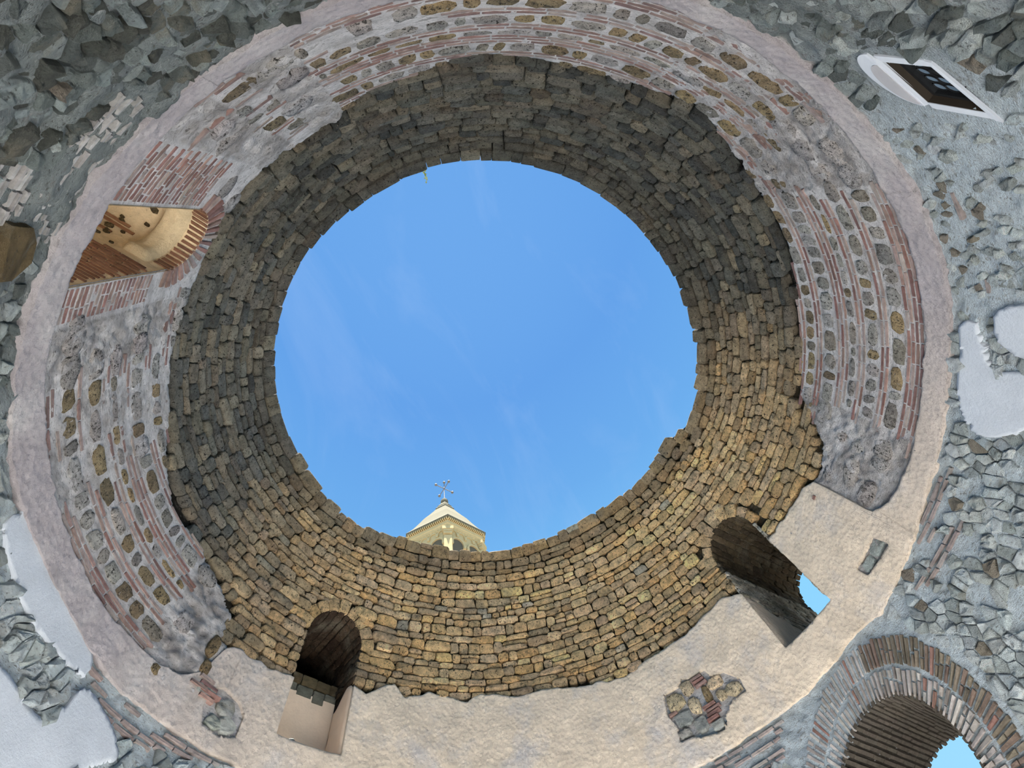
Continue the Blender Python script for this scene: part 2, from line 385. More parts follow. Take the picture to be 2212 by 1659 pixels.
for wn, (a, b) in WALLS.items():
    nth = int(round((b - a) / .3))
    ths = np.linspace(a, b, nth + 1)
    rows = np.r_[0, 1.5, 3, np.arange(3.9, 9.5, .034), np.linspace(0, 1, 16)[1:] + 100]
    TH, SS = np.meshgrid(ths, rows); SS = SS.copy()
    top = s_top(ths)
    for i, r in enumerate(rows):
        if r >= 100: SS[i] = 9.5 + (r - 100) * (top + .0 - 9.5)
    for P in OPEN:
        TH, SS = snap(TH, SS, P, .024)
    P0 = S(TH, SS)
    x, y, z = P0[..., 0], P0[..., 1], P0[..., 2]
    lo = tufa_lo(TH)
    tz = SS > lo - .05
    lowz = SS < 6.45
    n1 = fbm(x, y, z, 2.2, 4, 3); n2 = fbm(x, y, z, 9, 3, 17)
    n3 = fbm(x, y, z, 14, 2, 29)
    h = np.where(tz, -.12, np.where(lowz, .012 + .05 * n1 + .05 * n2 + .02 * n3, .006 * n1 + .006 * n2 + .006 * n3))
    lb = np.clip((np.abs(nt180(TH)) - 124) / 10, 0, 1)
    h = np.where(lowz, (-.012 + .03 * n1 + .035 * n2 + .014 * n3) * (1 - lb) + h * lb, h)
    h = h + np.where(lowz, lb * .075 * fbm(x * .4, y * .4, z * 3.2, 2.6, 4, 88, .6), 0)
    for _, P_, _c in WHITE: h = np.where(inside(TH, SS, P_), .01, h)
    vq = (SS - 5.45) / .46; h = np.where(lowz & (np.abs(TH - 122.9 - 2.6 * vq) < 5.2) & (SS > 5.33) & (SS < 6.2), h * .15 - .004, h)
    Xd = np.radians(TH - 35) * R - DX - DK_ * (SS - 4.3); h = np.where((np.abs(Xd) < 1.82) & (np.hypot(Xd, np.maximum(SS - DZ, 0)) < 1.82) & (TH > 0) & (TH < 70), h * .25, h)
    gc = grey_core(TH, SS) * ~tz * ~lowz
    h = h + gc * (.03 * n1 + .045 * n2 + .022 * n3)
    # keep the edges of openings calm
    h = np.where((SS > 9.4) & tz, -.12, h)
    V = S(TH, SS, h)
    spk = np.clip((n2 + .2) * 1.2, 0, 1)[..., None]
    wt = np.clip(.15 + .4 * gc + 1.1 * fbm(x, y, z * 2, 3.2, 4, 41, .7), 0, 1)[..., None]
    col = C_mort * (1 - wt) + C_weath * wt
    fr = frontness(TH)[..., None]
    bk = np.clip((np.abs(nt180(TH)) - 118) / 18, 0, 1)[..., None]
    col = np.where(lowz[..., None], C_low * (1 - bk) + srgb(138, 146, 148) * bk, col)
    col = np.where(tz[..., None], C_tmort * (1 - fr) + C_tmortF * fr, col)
    # cap and outer face
    zt = HS + R * np.sin((top - HS) / R)
    dirv = np.stack([np.sin(np.radians(ths)), np.cos(np.radians(ths))], -1)
    cap = np.concatenate([dirv * ROUT, (zt * 0 + 11.9)[:, None]], 1); bot = np.concatenate([dirv * ROUT, (zt * 0)[:, None]], 1)
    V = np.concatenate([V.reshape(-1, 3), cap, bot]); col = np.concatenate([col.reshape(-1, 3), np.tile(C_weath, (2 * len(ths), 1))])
    nr, nc = len(rows) + 2, len(ths)
    i, j = np.meshgrid(np.arange(nr - 1), np.arange(nc - 1), indexing='ij')
    F = np.stack([i * nc + j, (i + 1) * nc + j, (i + 1) * nc + j + 1, i * nc + j + 1], -1)
    ct = np.concatenate([TH, TH[:1], TH[:1]]); cs = np.concatenate([SS, SS[:1] * 0 + 50, SS[:1] * 0 + 60])
    fc_t = (ct[:-1, :-1] + ct[1:, 1:]) / 2; fc_s = (cs[:-1, :-1] + cs[1:, 1:]) / 2
    keep = np.ones(fc_t.shape, bool)
    for P in OPEN:
        keep &= ~inside(fc_t, fc_s, P)
    keep[-1] &= ~((fc_t[-1] > 24) & (fc_t[-1] < 48))
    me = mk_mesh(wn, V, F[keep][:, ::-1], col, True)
    side = {'wall_front': 'front wall below the open dome, pink plaster and golden tufa above the brick arch', 'wall_right': 'right-hand curved wall of brick bands and tufa blocks in white mortar', 'wall_back': 'rear curved wall with tufa rim darkened by soot and painted shade and leaded window', 'wall_left': 'left-hand curved wall with brick bands beside the lit arched window'}[wn]
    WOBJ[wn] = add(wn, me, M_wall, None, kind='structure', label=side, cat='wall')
def wall_of(th):
    t = float(nt180(th))
    if -80 <= t < 60: return 'wall_front'
    if 60 <= t < 112: return 'wall_right'
    if -170 <= t < -80: return 'wall_left'
    return 'wall_back'
def wth(th):
    t = float(nt180(th))
    return t + 360 if t < -170 else t

# ------------------------------------------------------------------ pieces (stones, bricks) set on a surface
TOPO = {}
def topo(n):
    if n not in TOPO:
        F = []
        for k in (0, 1):
            for i in range(n):
                j = (i + 1) % n; p, q = k * n, (k + 1) * n
                F += [(p + i, p + j, q + j), (p + i, q + j, q + i)]
        F += [(2 * n + i, 2 * n + (i + 1) % n, 3 * n) for i in range(n)]
        TOPO[n] = np.array(F, np.int32)
    return TOPO[n]
def piece(surf, poly, proud, inset=.16, rough=.3, sunk=.06):
    P = np.asarray(poly, float); n = len(P); c = P.mean(0)
    area = np.sum(P[:, 0] * np.roll(P[:, 1], -1) - P[:, 1] * np.roll(P[:, 0], -1))
    if area < 0: P = P[::-1]
    h1 = proud * (.55 + .25 * RNG.random(n)); h2 = proud * (1 + rough * (RNG.random(n) - .5) * 2)
    q = c + (P - c) * (1 - inset * (.7 + .6 * RNG.random((n, 1))))
    a = np.r_[P[:, 0], P[:, 0], q[:, 0], c[0]]; b = np.r_[P[:, 1], P[:, 1], q[:, 1], c[1]]
    h = np.r_[np.full(n, -sunk), h1, h2, proud * (1 + rough * .6 * (RNG.random() - .3))]
    return surf(a, b, h), topo(n)
PIECES = {}      # (parent object name, kind) -> list of (area, V, F, tint)
def emit(parent, kind, V, F, tint, outline=None):
    n = (len(V) - 1) // 3
    PIECES.setdefault((parent, kind), []).append((px_area(V[n:2 * n]), V, F, tint))
def flush(mats, limit=300, amin=70):
    for (pn, kind), L in PIECES.items():
        par = bpy.data.objects[pn]; m, smooth, stuffname, slabel = mats[kind]
        L.sort(key=lambda r: -r[0])
        rest = []
        for k, (ar, V, F, t) in enumerate(L):
            if k < limit and ar >= amin:
                add(kind, mk_mesh(kind, V, F, t, smooth), m, par)
            else: rest.append((V, F, t))
        if rest:
            off = 0; VV, FF, TT = [], [], []
            for V, F, t in rest:
                VV.append(V); FF.append(F + off); TT.append(np.tile(t, (len(V), 1))); off += len(V)
            add(stuffname, mk_mesh(stuffname, np.concatenate(VV), np.concatenate(FF), np.concatenate(TT), smooth), m, par, kind='stuff', label=slabel)
def oct_poly(a0, a1, b0, b1, cut=.2, jit=.05):
    ca, cb = (a1 - a0), (b1 - b0)
    c1 = [cut * (.5 + random.random()) for _ in range(8)]
    P = [(a0 + c1[0] * ca, b0), (a1 - c1[1] * ca, b0), (a1, b0 + c1[2] * cb), (a1, b1 - c1[3] * cb), (a1 - c1[4] * ca, b1), (a0 + c1[5] * ca, b1), (a0, b1 - c1[6] * cb), (a0, b0 + c1[7] * cb)]
    return [(x + random.uniform(-jit, jit) * ca, y + random.uniform(-jit, jit) * cb) for x, y in P]
def blob_poly(a0, a1, b0, b1, n=11, e=5.0, jt=.13):
    ca, cb, ra, rb = (a0 + a1) / 2, (b0 + b1) / 2, (a1 - a0) / 2, (b1 - b0) / 2
    sk = random.uniform(-.18, .18); P = []
    for k in range(n):
        t = 2 * PI * (k + random.uniform(-.3, .3)) / n; c, s_ = math.cos(t), math.sin(t)
        r = (abs(c) ** e + abs(s_) ** e) ** (-1 / e) * (1 + random.uniform(-jt, jt * .6))
        P.append((ca + ra * r * c * .96 + sk * rb * r * s_ / KM, cb + rb * r * s_ * .96))
    return P
def blocked(th, s, margin=0.0):
    t = wth(th)
    for w, ring in ((W1, .36), (W2, .26), (W3, .26)):
        dx = math.sin(rad(t - w.thc)) * R
        z = s if s < HS else HS + R * math.sin((s - HS) / R)
        if abs(t - w.thc) < 20:
            if abs(dx) < w.hw + margin and w.sill - .02 < z < w.spring + .1: return True
            if z >= w.spring - .12 and math.hypot(dx, z - w.spring) < w.hw + ring: return True
    if 10 < t < 60:
        X = rad(t - 35) * R - DX - DK_ * (s - 4.3)
        if s <= DZ and abs(X) < 1.80: return True
        if s > DZ and math.hypot(X, s - DZ) < 1.80 + margin: return True
    if 118.2 < t < 130.8 and 5.3 < s < 6.16:
        # slanted surround of the leaded window
        v = (s - 5.45) / .46; c = 122.9 + 2.6 * v
        if abs(t - c) < 4.6 + margin: return True
    return False
def jit(c, a=.12, hue=.04):
    k = 1 + random.uniform(-a, a)
    return np.clip(np.array(c) * k * np.array([1 + random.uniform(-hue, hue), 1, 1 + random.uniform(-hue, hue)]), 0.005, 1)

# --- tufa courses of the dome
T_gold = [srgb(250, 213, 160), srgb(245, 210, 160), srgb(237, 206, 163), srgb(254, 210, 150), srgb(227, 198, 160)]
T_grey = [srgb(106, 107, 103), srgb(95, 96, 94), srgb(116, 115, 108), srgb(86, 88, 87), srgb(126, 122, 111)]  # gold front to grey back: stone colour and soot, with painted shade mixed in
S0 = 11.87
bounds = [7.62]
while bounds[-1] < S0 - .12:
    bounds.append(bounds[-1] + random.choice((.15, .18, .2, .22, .24, .19)))
bounds[-1] = S0
def warp(s, th):
    k = np.clip((s - 9.0) / (S0 - 9.0), 0, 1)
    return s + k * (s_top(th) + .0 - S0)
def crs(k, th):
    amp = .05 if 0 < k < len(bounds) - 1 else .012
    return float(warp(bounds[k], th)) + amp * float(vnoise(rad(nt180(th)) * 5.5, k * .37, 3.3, 5)) + .02 * float(vnoise(rad(nt180(th)) * 19, k * 1.7, 8.3, 6))
for k in range(len(bounds) - 1):
    th = -180 + random.random() * 3
    end = th + 360
    hgt = bounds[k + 1] - bounds[k]
    while th < end - .5:
        sm = (bounds[k] + bounds[k + 1]) / 2
        rr = R * math.cos(max(0, (sm - HS) / R))
        w = random.choice((.2, .26, .32, .36, .42, .48, .56, .3)) * (.85 + hgt)
        dth = min(deg(w / rr), end - th)
        a0, a1 = th, th + dth; th = a1
        tm = (a0 + a1) / 2
        b0, b1 = crs(k, tm), crs(k + 1, tm)
        mid = (b0 + b1) / 2
        if mid < tufa_lo(tm) + random.uniform(-.06, .10): continue
        g = deg(.010 / rr)
        a0 += g; a1 -= g; b0 += .017; b1 -= .010
        # cut against window jambs
        skip = False
        for wdw in (W2, W3):
            z = min(mid, 20); j = deg(math.asin(wdw.hw / R))
            zz = mid if mid < HS else HS + R * math.sin((mid - HS) / R)
            if zz < wdw.spring + .05:
                lo_, hi_ = wdw.thc - j, wdw.thc + j
                if a0 < hi_ and a1 > lo_:
                    if a0 < lo_ and a1 > lo_: a1 = min(a1, lo_)
                    elif a0 < hi_ and a1 > hi_: a0 = max(a0, hi_)
                    else: skip = True
                if a1 - a0 < .6: skip = True
        if skip or blocked((a0 + a1) / 2, mid): continue
        sub = [(b0, b1)]
        if hgt > .19 and random.random() < .13:
            q = b0 + (b1 - b0) * random.uniform(.4, .6); sub = [(b0, q - .008), (q + .008, b1)]
        for (c0, c1) in sub:
            top_row = k == len(bounds) - 2
            poly = oct_poly(a0, a1, c0, c1, .19, .06) if not top_row else oct_poly(a0 - .05, a1 + .05, c0, c1 + (random.uniform(-.02, .07) if abs(nt180(tm)) < 95 else 0), .04 if abs(nt180(tm)) > 95 else .12, .02 if abs(nt180(tm)) > 95 else .045)
            pr = random.uniform(.0, .05) if not top_row else random.uniform(.025, .05)
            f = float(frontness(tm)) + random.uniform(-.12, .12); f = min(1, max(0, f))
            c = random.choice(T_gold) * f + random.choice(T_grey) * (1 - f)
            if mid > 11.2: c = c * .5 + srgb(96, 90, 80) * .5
            u = random.random()
            if u < .02: c = srgb(200, 190, 170) * (.45 + .55 * f)
            elif u < .12: c = c * .75 + srgb(120, 116, 104) * .25
            V, F = piece(S, poly, pr, .13, .5, .17 if not top_row else .24)
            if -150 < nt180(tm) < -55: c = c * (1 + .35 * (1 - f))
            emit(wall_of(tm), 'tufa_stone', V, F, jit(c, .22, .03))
# voussoirs round the two front windows
for w in (W2, W3):
    n = 9
    for i in range(n):
        a0, a1 = PI * i / n + .012, PI * (i + 1) / n - .012
        r0, r1 = w.hw + .005, w.hw + .2 + .1 * random.random()
        P = [(r0, a0), (r0, (a0 + a1) / 2), (r0, a1), ((r0 + r1) / 2, a1), (r1, a1 - .02), (r1 + .015, (a0 + a1) / 2), (r1, a0 + .02), ((r0 + r1) / 2, a0)]
        poly = [w.ts(r * math.cos(a), w.spring + r * math.sin(a)) for r, a in P]
        V, F = piece(S, poly, random.uniform(.01, .04), .1, .3, .12)
        emit('wall_front', 'tufa_stone', V, F, jit(random.choice(T_gold) * (.85 if w is W2 else .95), .1, .02))

# --- brick bands and blocks of the zone between plaster band and tufa
B_red = [srgb(132, 102, 96), srgb(122, 94, 90), srgb(142, 118, 112), srgb(114, 90, 88), srgb(142, 130, 126), srgb(128, 107, 102)]
ROWS = [6.80, 6.868, 6.936, 7.004, 7.345, 7.43, 7.765, 7.85, 8.09, 8.175, 8.26, 8.65, 8.735, 9.05, 9.14]
GAPS = [(7.045, 7.305), (7.475, 7.725), (7.895, 8.05), (8.305, 8.61), (8.78, 9.01), (9.18, 9.4)]
def cover(th, s):
    """how much of the brick/block facing is exposed here: 1 = all, 0 = hidden under rough weathered core"""
    t = float(nt180(th))
    if s > tufa_lo(t) - .04 or s < band_up(t) + .02: return 0
    if 60 <= t <= 73: base = .95 if s > 8.55 else .22
    elif 73 < t <= 113: base = .93
    elif 113 < t <= 127: base = .85 if (s > 8.45 or (s < 7.3 and t > 123)) else (.6 if t > 121 and 7.7 < s < 8.2 else .08)
    elif 127 < t <= 141: base = .62
    elif t > 141 or t < -177: base = .82
    elif -177 <= t < -171.5: base = .15
    elif -171.5 <= t < -168.5: base = .95
    elif -168.5 <= t < -162.5: base = .9 if 7.35 < s < 7.55 else .04
    elif -140 < t <= -132.5: base = .9 if s > 9.0 else .03
    elif -132.5 < t <= -129.3: base = .9
    elif -129.3 < t <= -118: base = .78
    elif -118 < t <= -94.5: base = .95
    elif -94.5 < t <= -84: base = .07
    elif 48 < t < 60: base = .25
    else: base = 0
    P = S(t, s); n = float(vnoise(P[0] * 1.1, P[1] * 1.1, P[2] * 1.5, 77)) * .5 + .5
    return 1 if n < base else 0
def brick(parent, surf, a0, a1, b0, b1, tint, pr=None):
    j = lambda d: random.uniform(-d, d)
    hb = (b1 - b0) * .07
    poly = [(a0, b0 + j(hb)), (a1, b0 + j(hb)), (a1, b1 + j(hb)), (a0, b1 + j(hb))]
    V, F = piece(surf, poly, pr if pr is not None else (random.uniform(.006, .013) if abs(nt180(a0)) < 118 else random.uniform(.004, .009)), .05, .15, .05)
    emit(parent, 'brick', V, F, tint)
def panel_rows(t):
    return -162.3 <= t <= -154.6 or -144.6 <= t <= -140.4
for s in ROWS:
    th = -180 + random.random() * 4; end = th + 360
    while th < end - 1:
        d = deg(random.uniform(.30, .46) / R); a0, a1 = th, min(th + d, end); th = a1
        tm = (a0 + a1) / 2; t = float(nt180(tm))
        if panel_rows(t) or blocked(tm, s, .04): continue
        if -154.6 < t < -144.6 or not cover(tm, s): continue
        if -129.3 < t < -118 and random.random() < .7: continue
        ss = s + .012 * float(vnoise(rad(t) * 8, s * 3, 1.5, 9))
        c = jit(random.choice(B_red), .14, .05)
        if random.random() < .25: c = c * .6 + srgb(170, 160, 156) * .4
        if abs(t) > 112: c = c * .7 + srgb(120, 112, 110) * .3
        brick(wall_of(tm), S, a0 + deg(.012 / R), a1 - deg(.012 / R), ss - .0185, ss + .0185, c)
# all-brick panels either side of the left-hand window
for (ta, tb, z0, z1) in ((-162.3, -154.75, 6.83, 8.55), (-144.55, -140.4, 6.86, 8.36)):
    s = z0; k = 0
    while s < z1:
        th = ta + (.0 if k % 2 else 1.2) + random.uniform(-.2, .2)
        if tb - ta < 6: th = ta + random.uniform(-.1, .2) * 0
        edge = tb if tb - ta < 6 else tb
        ragged = random.uniform(-.5, .7)
        while th < tb - .4:
            d = random.uniform(1.3, 3.0) if tb - ta < 6 else random.uniform(1.8, 3.6)
            a1 = min(th + d, tb)
            if ta < -150 and th < ta + 1.6 * (s - z0) / (z1 - z0) * -1 + ragged: pass
            c = jit(random.choice(B_red), .14, .05)
            if s < tufa_lo(th) - .05: brick('wall_left', S, th + .11, a1 - .11, s - .019, s + .019, c)
            th = a1
        s += .073; k += 1
B_brown = [srgb(164, 146, 116), srgb(150, 134, 108), srgb(172, 152, 118), srgb(138, 124, 102)]
B_grey = [srgb(172, 168, 164), srgb(184, 179, 175), srgb(158, 154, 150), srgb(190, 186, 182), srgb(160, 153, 144)]
for (b0, b1) in GAPS:
    th = -180 + random.random() * 4; end = th + 360
    while th < end - 1:
        d = deg(random.uniform(.2, .52) / R); a0, a1 = th, min(th + d, end); th = a1
        tm = (a0 + a1) / 2; t = float(nt180(tm)); sm = (b0 + b1) / 2
        top = float(tufa_lo(tm)) - .02
        if panel_rows(t) and sm < 8.5: continue
        if blocked(tm, sm, .03) or -154.6 < t < -144.6 and sm < 9.2: continue
        if sm > top or sm < band_up(tm) + .06: continue
        if -80 < t < 50: continue
        cv = cover(tm, sm)
        bb0, bb1 = b0 + random.uniform(0, .03), min(b1 - random.uniform(0, .03), top)
        if cv:
            g = deg(random.uniform(.018, .04) / R)
            poly = blob_poly(a0 + g, a1 - g, bb0 + .012, bb1 - .012)
            brown = random.random() < (.4 if (60 < t < 112 or -119 < t < -94 or t > 140) else .38)
            c = random.choice(B_brown) if brown else random.choice(B_grey)
            V, F = piece(S, poly, random.uniform(.006, .024), .14, .6, .06)
        else:
            if random.random() < .55: continue
            poly = blob_poly(a0, a1 + .6, bb0 - .04, bb1 + .05, 11, 3, .2)
            c = C_weath * random.uniform(1.1, 1.45)
            V, F = piece(S, poly, random.uniform(.005, .03), .4, .7, .07)
        emit(wall_of(tm), 'stone', V, F, jit(c, .15, .04))
# exposed patch in the front plaster, scattered stones beneath the tufa on the right
for (a0, a1, b0, b1, k) in [(5.2, 8.6, 6.95, 7.25, 0), (8.8, 11.2, 7.1, 7.36, 0), (5.4, 8.4, 6.66, 6.9, 1), (8.7, 11.0, 6.74, 7.02, 0), (13.5, 17.0, 6.95, 7.15, 0), (16.2, 19.3, 6.66, 6.9, 0), (12.2, 13.6, 6.82, 7.1, 2), (4.8, 7.2, 6.5, 6.62, 1), (8.2, 10.6, 6.44, 6.68, 1), (14.2, 16.2, 6.72, 6.9, 0), (11.0, 13.2, 6.36, 6.5, 1)]:
    V, F = piece(S, oct_poly(a0, a1, b0, b1, .25, .06), .06, .2, .4, .06)
    emit('wall_front', 'stone' if k != 1 else 'rubble_stone', V, F, jit((srgb(226, 206, 174), srgb(206, 208, 204), srgb(170, 148, 112))[k], .1))
for (a0, a1, s) in [(11.4, 14.0, 7.22), (11.6, 14.2, 7.15), (11.3, 13.8, 7.29), (10.9, 13.6, 6.76), (11.2, 14.2, 6.69), (11.0, 13.8, 6.62), (10.6, 13.0, 6.55), (4.6, 6.4, 6.93), (54.6, 55.4, 8.0)]:
    V, F = piece(S, [(a0, s - .026), (a1, s - .02), (a1, s + .026), (a0, s + .02)], .07, .05, .15, .05)
    emit('wall_front', 'brick', V, F, jit(random.choice(B_red), .1))
for (a0, a1, b0, b1, k) in [(-86, -84.2, 7.45, 7.8, 0), (-85.6, -83.9, 7.16, 7.38, 0), (-84.5, -81.0, 6.88, 7.1, 1), (-80.2, -77, 6.82, 7.05, 1), (-79, -76, 6.62, 6.85, 1), (-92.5, -90.8, 6.72, 6.86, 0), (-81, -78.4, 6.6, 6.78, 1)]:
    V, F = piece(S, oct_poly(a0, a1, b0, b1, .25, .06), .06, .2, .4, .06)
    emit(wall_of((a0 + a1) / 2), 'stone' if k == 0 else 'rubble_stone', V, F, jit((srgb(156, 136, 104), srgb(212, 216, 210))[k], .1))
for (a0, a1, s) in [(-85, -82.2, 7.13), (-84.5, -81.2, 7.06), (-86, -83, 6.99), (-84, -80.2, 6.98), (-83.8, -81, 6.9)]:
    V, F = piece(S, [(a0, s - .022), (a1, s - .022), (a1, s + .022), (a0, s + .022)], .07, .05, .15, .05)
    emit('wall_left', 'brick', V, F, jit(random.choice(B_red), .1))

for (a0, a1, b0, b1) in ((49.9, 52.6, 6.54, 6.70), (52.8, 55.9, 6.55, 6.74)):
    V, F = piece(S, blob_poly(a0, a1, b0, b1), .035, .2, .4, .06); emit('wall_front', 'rubble_stone', V, F, srgb(206, 216, 214))
# --- limestone rubble of the lower wall (z < plaster band) as irregular cells
L_cols = [srgb(226, 238, 244), srgb(212, 224, 230), srgb(236, 246, 252), srgb(190, 200, 202), srgb(214, 223, 224)]
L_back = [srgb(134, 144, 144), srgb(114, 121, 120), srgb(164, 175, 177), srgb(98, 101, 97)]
def clip(poly, nx, ny, c):
    out = []
    for i in range(len(poly)):
        p, q = poly[i], poly[(i + 1) % len(poly)]
        dp, dq = p[0] * nx + p[1] * ny - c, q[0] * nx + q[1] * ny - c
        if dp <= 0: out.append(p)
        if dp * dq < 0:
            t = dp / (dp - dq); out.append((p[0] + t * (q[0] - p[0]), p[1] + t * (q[1] - p[1])))
    return out
lower_rows = [(-102, -76, 6.27), (-101, -78, 6.19), (-97, -84, 6.11), (-96, -86, 6.03), (8, 22, 5.97), (5, 21, 5.89), (4, 20, 5.81), (9, 19.5, 5.66), (12, 19, 5.58), (57, 70, 6.26), (58, 72, 6.18), (56, 66, 6.08), (52, 64, 5.9), (53, 66, 5.82), (107, 112, 6.05), (97, 100, 5.95), (109.5, 112, 5.98), (-135, -128, 6.2), (-134, -126, 6.1), (-133, -125, 6.0)]
for z in np.arange(5.98, 6.36, .052): lower_rows.append((-166, -150, z))
for z in np.arange(5.55, 5.9, .055): lower_rows.append((-158, -147, z))
def in_row(t, z):
    return any(a - .3 < t < b + .3 and abs(z - s) < .055 for a, b, s in lower_rows)
C = 2 * PI * R
def rubble(ta, tb, cw, ch, skip, shrink, proud, cols, brown=.02):
    u0, u1 = rad(ta) * R, rad(tb) * R; nu, nv = int((u1 - u0) / cw) + 2, int((6.45 - 3.9) / ch)
    seeds = {(i, j): (u0 + cw * (i - .5 + (j % 2) * .5 + random.uniform(-.42, .42)), 3.9 + ch * (j + .5 + random.uniform(-.4, .4))) for i in range(nu) for j in range(nv) if random.random() > .1}
    for (i, j), (u, v) in seeds.items():
        if not u0 <= u <= u1: continue
        t = deg(u / R)
        q = proj(S(t, v))
        if np.isnan(q).any() or not (-200 < q[0] < 2420 and -200 < q[1] < 1860): continue
        if v > band_lo(t) - .05 or blocked(t, v, .08) or random.random() < skip: continue
        if in_row(float(nt180(t)), v) or any(bool(inside(np.array(float(nt180(t))), np.array(v), P_)) for _, P_, _c in WHITE): continue
        poly = [(u - 1.25 * cw, v - 1.25 * ch), (u + 1.25 * cw, v - 1.25 * ch), (u + 1.25 * cw, v + 1.25 * ch), (u - 1.25 * cw, v + 1.25 * ch)]
        for di in range(-2, 3):
            for dj in range(-2, 3):
                if (di or dj) and (i + di, j + dj) in seeds and len(poly) > 2:
                    uu, vv = seeds[(i + di, j + dj)]
                    nx, ny = uu - u, vv - v; poly = clip(poly, nx, ny, nx * (u + uu) / 2 + ny * (v + vv) / 2)
        if len(poly) < 3: continue
        P = np.array(poly); c = P.mean(0); P = c + (P - c) * random.uniform(*shrink)
        P[:, 0] = np.degrees(P[:, 0] / R)
        col = random.choice(cols)
        if random.random() < brown: col = srgb(164, 156, 144)
        V, F = piece(S, P, random.uniform(*proud), .3, .6, .07)
        emit(wall_of(t), 'rubble_stone', V, F, jit(col, .12, .02))
rubble(-126, -80, .22, .14, .12, (.8, .96), (.02, .07), L_cols)
rubble(-80, 20, .2, .12, .25, (.75, .95), (.01, .045), L_cols)
rubble(45, 93, .2, .125, .2, (.78, .95), (.015, .06), L_cols)
rubble(93, 122, .13, .075, .65, (.7, .95), (.005, .03), L_cols[1:] + [srgb(166, 160, 150)])
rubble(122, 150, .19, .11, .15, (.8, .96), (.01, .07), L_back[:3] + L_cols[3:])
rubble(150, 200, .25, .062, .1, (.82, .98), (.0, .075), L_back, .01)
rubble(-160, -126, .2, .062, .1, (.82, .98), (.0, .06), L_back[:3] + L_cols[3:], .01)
V, F = piece(S, oct_poly(-152.4, -147.4, 5.72, 6.12, .3, .05), .12, .25, .5, .1)
emit('wall_left', 'rubble_stone', V, F, srgb(128, 112, 84))
for (ta, tb, s) in lower_rows:
    th = ta + random.random()
    while th < tb:
        d = random.uniform(2.6, 4.4) if ta > -147 else random.uniform(.8, 2.4); a1 = min(th + d, tb)
        if random.random() < .68 and not blocked(th, s, .05) and a1 - th > .8 and s < band_lo(th) - .02:
            c = jit(random.choice(B_red), .14, .05); wl = .45 if ta > -147 else .8; c = c * (1 - wl) + srgb(158, 160, 160) * wl * random.uniform(.7, 1.1)
            brick(wall_of(th), S, th + .1, a1 - .1, s - (.016 if ta > -147 else .013), s + (.016 if ta > -147 else .013), c, random.uniform(.012, .03) if ta > -147 else random.uniform(.005, .04))
        th = a1

